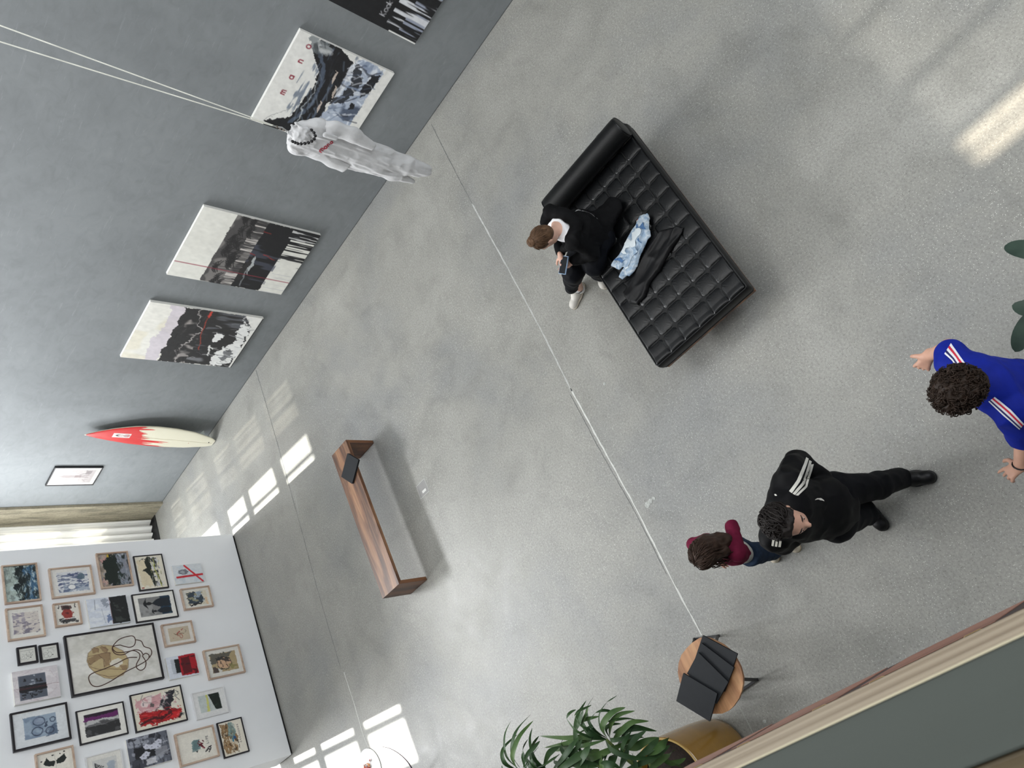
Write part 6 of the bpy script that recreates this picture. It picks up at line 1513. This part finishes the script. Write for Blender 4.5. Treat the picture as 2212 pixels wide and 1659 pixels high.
for pts, w, m, nm in (([(800,720),(840,722),(868,735)], .035, m_seam, 'yoke'), ([(670,915),(705,925),(735,945)], .032, m_seam, 'cuff'), ([(800,860),(760,930),(725,990)], .020, m_den, 'placket'), ([(760,800),(740,850),(720,885)], .06, m_lin, 'lining'), ([(815,735),(790,790),(775,850)], .05, m_lin, 'lining'), ([(740,960),(755,985)], .03, m_lin, 'lining'), ([(820,800),(850,810)], .018, m_seam, 'pocket'), ([(815,672),(800,690)], .030, M('garment_label', (222, 216, 210), .7, .05), 'label')):
    q = [pd_(*p) + V(0,0,.08) for p in pts]; tt = nrm((q[-1] - q[0]) * V(1,1,0)); vs, fs = ribbon(bv, q, w, V(-tt[1], tt[0], 0), .003, 14, 4); lb = MB().add(vs, fs).build(nm, m, td, True)
    if nm == 'label':
        q2 = [pd_(812, 668) + V(0,0,.08), pd_(803, 680) + V(0,0,.08)]; vs, fs = ribbon(bv, q2, .010, V(-tt[1], tt[0], 0), .0045, 6, 2); MB().add(vs, fs).build('print', M('label_print', (170, 60, 52), .7, .1), lb)

# ------------------------------------------------------------------ potted palm
m_pot = M('mustard_glaze', (150, 112, 46), .18, .12, 5, spec=.6); m_soil = M('dark_soil', (40, 30, 24), .95, .4, 40, .5, 60)
def leaf_mat(name, c1, c2):
    m, nt, b = _mat(name); v = coord(nt); c = ramp(nt, noise(nt, v, 6, 4), [(.3, tuple(s2l(c1))), (.7, tuple(s2l(c2)))])
    nt.links.new(c, b.inputs['Base Color']); b.inputs['Roughness'].default_value = .5; b.inputs['Specular IOR Level'].default_value = .22; return m
m_leaf = leaf_mat('palm_leaf', (34, 58, 32), (58, 84, 46)); m_leaf2 = leaf_mat('palm_leaf_pale', (52, 84, 40), (88, 112, 64)); m_stem = leaf_mat('palm_stem', (96, 118, 62), (126, 142, 84))
def leaf(t, pts, wmax, m, seed=0, fold=.25, name='leaf', prof=None):
    pts = catmull(pts, 5); n = len(pts); vs = []; rng = random.Random(seed); w2 = wmax*rng.uniform(.9, 1.1); up0 = V(rng.uniform(-.3,.3), rng.uniform(-.3,.3), 1)
    for i, p in enumerate(pts):
        t_ = nrm(pts[min(i+1, n-1)] - pts[max(i-1, 0)]); s = np.cross(t_, up0); s = nrm(s) if np.linalg.norm(s) > .05 else V(1,0,0); nn = np.cross(s, t_); x = i/(n-1)
        w = w2 * (prof(x) if prof else max(.04, (min(x*3.2, 1))**.8 * (1 - x**3.2)**.9 * (1 if x > .02 else .3)))/2
        vs += [p - s*w + nn*w*fold, p, p + s*w + nn*w*fold]
    fs = [(i*3+j, i*3+j+1, (i+1)*3+j+1, (i+1)*3+j) for i in range(n-1) for j in (0, 1)]
    return MB().add(vs, fs).build(name, m, t, True)
def palm():
    pot = thing('potted_palm', 'strap-leaved palm in a glossy mustard pot beside the balcony', 'plant')
    c = (-.185, 3.80)
    S = [(0, .0), (.19, 0), (.232, .012), (.254, .05), (.266, .12), (.276, .25), (.284, .45), (.290, .70), (.291, .755), (.284, .762), (.274, .762), (.268, .752), (.266, .68), (0, .68)]
    MB().lathe(S, (*c, 0), 64).build('pot', m_pot, pot, .6)
    MB().lathe([(.266, .672), (.2, .70), (.1, .705), (0, .71)], (*c, 0), 32).build('soil', m_soil, pot, True)
    MB().tube([(c[0] + .281*math.cos(a), c[1] + .281*math.sin(a), .763) for a in np.linspace(0, 6.2832, 65)], .007, 8, False).build('rim', M('rim_glaze', (196, 164, 100), .25, .08), pot, True)
    def zf6(x, y, z): return P(1060 + x/5.53, 1500 + y/5.53, z)
    # crowns and the stems that carry them
    crowns = []
    for (px, py, z) in ((1380, 540, 1.25), (1560, 640, 1.12), (1100, 800, 1.30), (1900, 830, .95), (1300, 860, 1.35), (330, 900, 1.45), (700, 950, 1.4)):
        q = zf6(px, py, z); b = V(c[0] + random.uniform(-.06, .06), c[1] + random.uniform(-.06, .06), .70)
        MB().tube(catmull([b, b*.6 + q*.4 + V(0,0,.10), q], 6), np.linspace(.016, .010, 13), 8).build('stem', m_stem, pot, True); crowns.append(q)
    L = [  # leaves traced as base, middle, tip (close-up pixels) with heights, width, pale?
     ((1380,540,1.25),(1150,510,1.30),(900,520,1.32),(590,497,1.30),.055,1), ((1380,540,1.25),(1180,500,1.32),(1020,430,1.38),(905,290,1.36),.04,0), ((905,290,1.36),(930,240,1.36),(970,205,1.34),(1020,182,1.32),.03,0),
     ((1380,540,1.25),(1200,430,1.34),(1080,370,1.38),(1000,255,1.38),.03,0), ((1000,255,1.38),(1050,200,1.38),(1130,160,1.36),(1205,128,1.33),.03,0), ((1020,430,1.36),(1060,330,1.38),(1085,260,1.40),(1105,190,1.40),.06,0), ((1080,360,1.36),(1120,280,1.38),(1150,210,1.38),(1165,155,1.38),.035,1),
     ((1090,330,1.34),(1160,290,1.36),(1220,275,1.36),(1300,262,1.34),.04,1), ((1380,540,1.25),(1240,450,1.36),(1180,330,1.40),(1250,220,1.38),.02,0), ((1250,220,1.38),(1340,190,1.36),(1430,200,1.32),(1500,230,1.28),.03,0),
     ((1380,520,1.26),(1310,400,1.36),(1300,230,1.42),(1390,90,1.36),.016,0), ((1390,90,1.36),(1430,65,1.35),(1470,40,1.33),(1510,12,1.31),.012,0), ((1390,520,1.26),(1340,380,1.34),(1450,220,1.34),(1610,155,1.28),.075,1), ((1420,500,1.26),(1440,350,1.32),(1540,240,1.30),(1722,197,1.24),.06,1),
     ((1440,540,1.24),(1380,420,1.30),(1440,360,1.30),(1560,350,1.26),.045,0), ((1370,330,1.34),(1500,300,1.32),(1620,285,1.28),(1740,300,1.22),.03,0), ((1450,560,1.2),(1560,440,1.26),(1700,330,1.26),(1890,320,1.18),.065,1), ((1460,460,1.24),(1620,410,1.24),(1780,400,1.2),(1985,438,1.12),.075,0),
     ((1480,540,1.2),(1540,450,1.24),(1660,370,1.24),(1800,380,1.2),.03,0), ((1560,640,1.12),(1640,560,1.18),(1740,510,1.18),(1835,515,1.12),.05,1), ((1560,640,1.12),(1740,620,1.14),(1860,560,1.12),(2010,515,1.04),.08,1), ((1500,640,1.12),(1590,500,1.24),(1630,450,1.25),(1690,400,1.24),.05,0),
     ((1260,500,1.3),(1150,420,1.34),(1220,380,1.34),(1010,480,1.3),.03,0), ((1230,540,1.26),(1010,560,1.32),(840,600,1.33),(645,636,1.30),.045,1), ((1200,560,1.28),(1010,580,1.30),(880,640,1.30),(770,678,1.28),.055,1), ((1060,500,1.36),(960,640,1.42),(850,780,1.42),(740,900,1.36),.075,0),
     ((830,620,1.4),(720,680,1.44),(670,760,1.44),(630,900,1.40),.06,0), ((1230,500,1.34),(1170,640,1.44),(1090,780,1.46),(1020,900,1.40),.085,0), ((1100,520,1.36),(1030,640,1.4),(930,740,1.4),(830,860,1.36),.05,0), ((1210,650,1.4),(1060,730,1.46),(900,840,1.48),(760,930,1.45),.08,0),
     ((800,730,1.44),(730,780,1.46),(640,840,1.46),(530,880,1.44),.025,0), ((590,555,1.5),(510,640,1.52),(430,730,1.52),(390,880,1.5),.055,0), ((375,700,1.55),(385,760,1.55),(400,830,1.54),(420,900,1.52),.04,0), ((450,800,1.5),(435,830,1.5),(420,860,1.5),(400,900,1.5),.03,0), ((1300,660,1.2),(1230,690,1.24),(1180,720,1.24),(1145,752,1.22),.06,1),
     ((1480,590,1.2),(1420,650,1.26),(1380,730,1.30),(1360,800,1.32),.05,0), ((1400,640,1.2),(1260,740,1.26),(1180,820,1.26),(1120,880,1.24),.05,0), ((1380,700,1.26),(1290,770,1.3),(1220,840,1.32),(1190,900,1.32),.07,0), ((1700,560,1.16),(1640,660,1.28),(1600,760,1.32),(1540,900,1.3),.09,0), ((1680,440,1.24),(1600,560,1.32),(1570,660,1.34),(1560,760,1.32),.05,0),
     ((1860,430,1.2),(1740,520,1.26),(1660,620,1.3),(1600,700,1.3),.06,0), ((2010,515,1.1),(1930,620,1.18),(1830,700,1.22),(1700,780,1.24),.08,0), ((2130,515,1.04),(2050,600,1.14),(1960,680,1.18),(1850,720,1.2),.08,1), ((2140,610,1.0),(2000,700,1.12),(1850,800,1.2),(1600,900,1.24),.09,0), ((2212,660,.92),(2100,740,1.02),(1980,830,1.1),(1880,900,1.12),.08,1), ((2060,800,.96),(2160,820,.92),(2260,800,.86),(2330,760,.8),.06,1),
     ((1560,660,1.16),(1470,760,1.26),(1440,840,1.28),(1420,920,1.28),.09,0), ((1330,700,1.3),(1320,780,1.36),(1330,850,1.38),(1330,930,1.36),.07,1), ((1690,700,1.2),(1720,780,1.24),(1740,850,1.24),(1740,930,1.22),.06,0), ((1900,830,.95),(1960,780,1.02),(2100,790,.98),(2290,870,.86),.06,1), ((1300,860,1.35),(1380,830,1.4),(1480,840,1.4),(1570,900,1.36),.08,0), ((1140,750,1.36),(1130,800,1.4),(1140,860,1.42),(1120,930,1.42),.06,0), ((130,850,1.6),(140,870,1.6),(150,890,1.6),(170,930,1.58),.03,0)]
    rg = random.Random(11)
    for k in range(34):                                  # the dense heart of the plant
        cr = crowns[rg.choice((0, 2, 4, 5, 6, 6, 4))]; a = rg.uniform(0, 6.283); ln = rg.uniform(.22, .38); e = V(math.cos(a), math.sin(a), 0)
        p0 = cr + V(0, 0, rg.uniform(-.06, .02)); leaf(pot, [p0, p0 + e*ln*.35 + V(0,0,.09), p0 + e*ln*.75 + V(0,0,.06), p0 + e*ln - V(0,0,rg.uniform(.02,.12))], rg.uniform(.03, .05), m_leaf2 if k % 5 == 0 else m_leaf, k + 200)
    for i, q in enumerate(L):
        leaf(pot, [zf6(*p) for p in q[:4]], q[4]*.68, m_leaf2 if q[5] else m_leaf, i)
palm()

# ------------------------------------------------------------------ rubber plant whose leaves reach in at the right edge
def rubber():
    m_rl = leaf_mat('rubber_leaf', (40, 54, 48), (62, 78, 68))
    t = thing('rubber_plant', 'rubber plant with broad dark glossy leaves at the right edge', 'plant')
    c = (1.10, -.12); prof = lambda x: max(.03, math.sin(math.pi*min(1, x*.97 + .03))**.7)
    MB().lathe([(0, 0), (.15, 0), (.18, .03), (.20, .30), (.19, .34), (.17, .34), (.17, .30), (0, .30)], (*c, 0), 40).build('pot', M('grey_pot', (96, 96, 96), .6), t, .6)
    MB().tube([(*c, .3), (c[0] - .01, c[1] + .01, .7), (c[0] + .01, c[1], 1.15)], [.014, .011, .007], 8).build('stem', M('rubber_stem', (84, 72, 56), .7), t, True)
    b = V(c[0], c[1], .80)
    tips = [(P(2186,660,.92), P(2222,664,.96), .11), (P(2193,760,.88), P(2210,725,.95), .12)]
    for i, (tip, mid, w) in enumerate(tips): leaf(t, [b + (mid-b)*.25, mid*.7 + b*.3 + V(0,0,.03), mid, tip], w, m_rl, i + 50, .22, prof=prof)
    for k in range(6):
        a = -2.6 + k*.62; z = .62 + .09*k; e = V(c[0] + .22*math.cos(a), c[1] + .22*math.sin(a), z + .06); leaf(t, [V(c[0], c[1], z), (V(c[0], c[1], z) + e)/2 + V(0,0,.05), e, e + V(.07*math.cos(a), .07*math.sin(a), -.03)], .11, m_rl, k + 80, .22, prof=prof)
rubber()

# ------------------------------------------------------------------ white bowl on a pedestal with a dry arching stem, bottom edge
def dish():
    t = thing('dish', 'flat white dish of dried petals in the sunlit corner at the bottom edge', 'dish')
    z = .012; p1, p2 = P(775, 1642, z), P(796, 1617, z); r = .22; m_ = (p1 + p2)/2; d = nrm(p2 - p1); n = V(-d[1], d[0], 0); k = math.sqrt(r*r - (np.linalg.norm(p2-p1)/2)**2)
    n = n if n @ (P(850, 1680, z) - m_) > 0 else -n; c = m_ + n*k
    MB().lathe([(0, .001), (r, .001), (r, .012), (0, .012)], (c[0], c[1], 0), 56).build('plate', M('white_ceramic', (222, 222, 220), .3, .02), t)
    mp = M('dried_petal', (224, 158, 104), .8, .3, 30); mr = M('red_petal', (176, 50, 46), .8, .3, 30); rg = random.Random(2); bp = P(799, 1654, z)
    for i in range(26):
        q = bp + V(rg.uniform(-.05,.04), rg.uniform(-.03,.10), .004); e = q + V(rg.uniform(-.04,.04), rg.uniform(-.04,.04), rg.uniform(.004,.02)); leaf(t, [q, (q+e)/2 + V(0,0,.008), e], .02, mp if i % 3 else mr, i, .3, 'petal')
    st = [P(892, 1664, .16), P(880, 1645, .21), P(862, 1628, .25), P(840, 1616, .28), P(815, 1612, .30)]
    MB().tube(catmull([P(905, 1690, .02)] + st, 6), np.linspace(.009, .0018, 31), 7).build('stem', M('dry_stem', (92, 74, 84), .6), t, True)
dish()
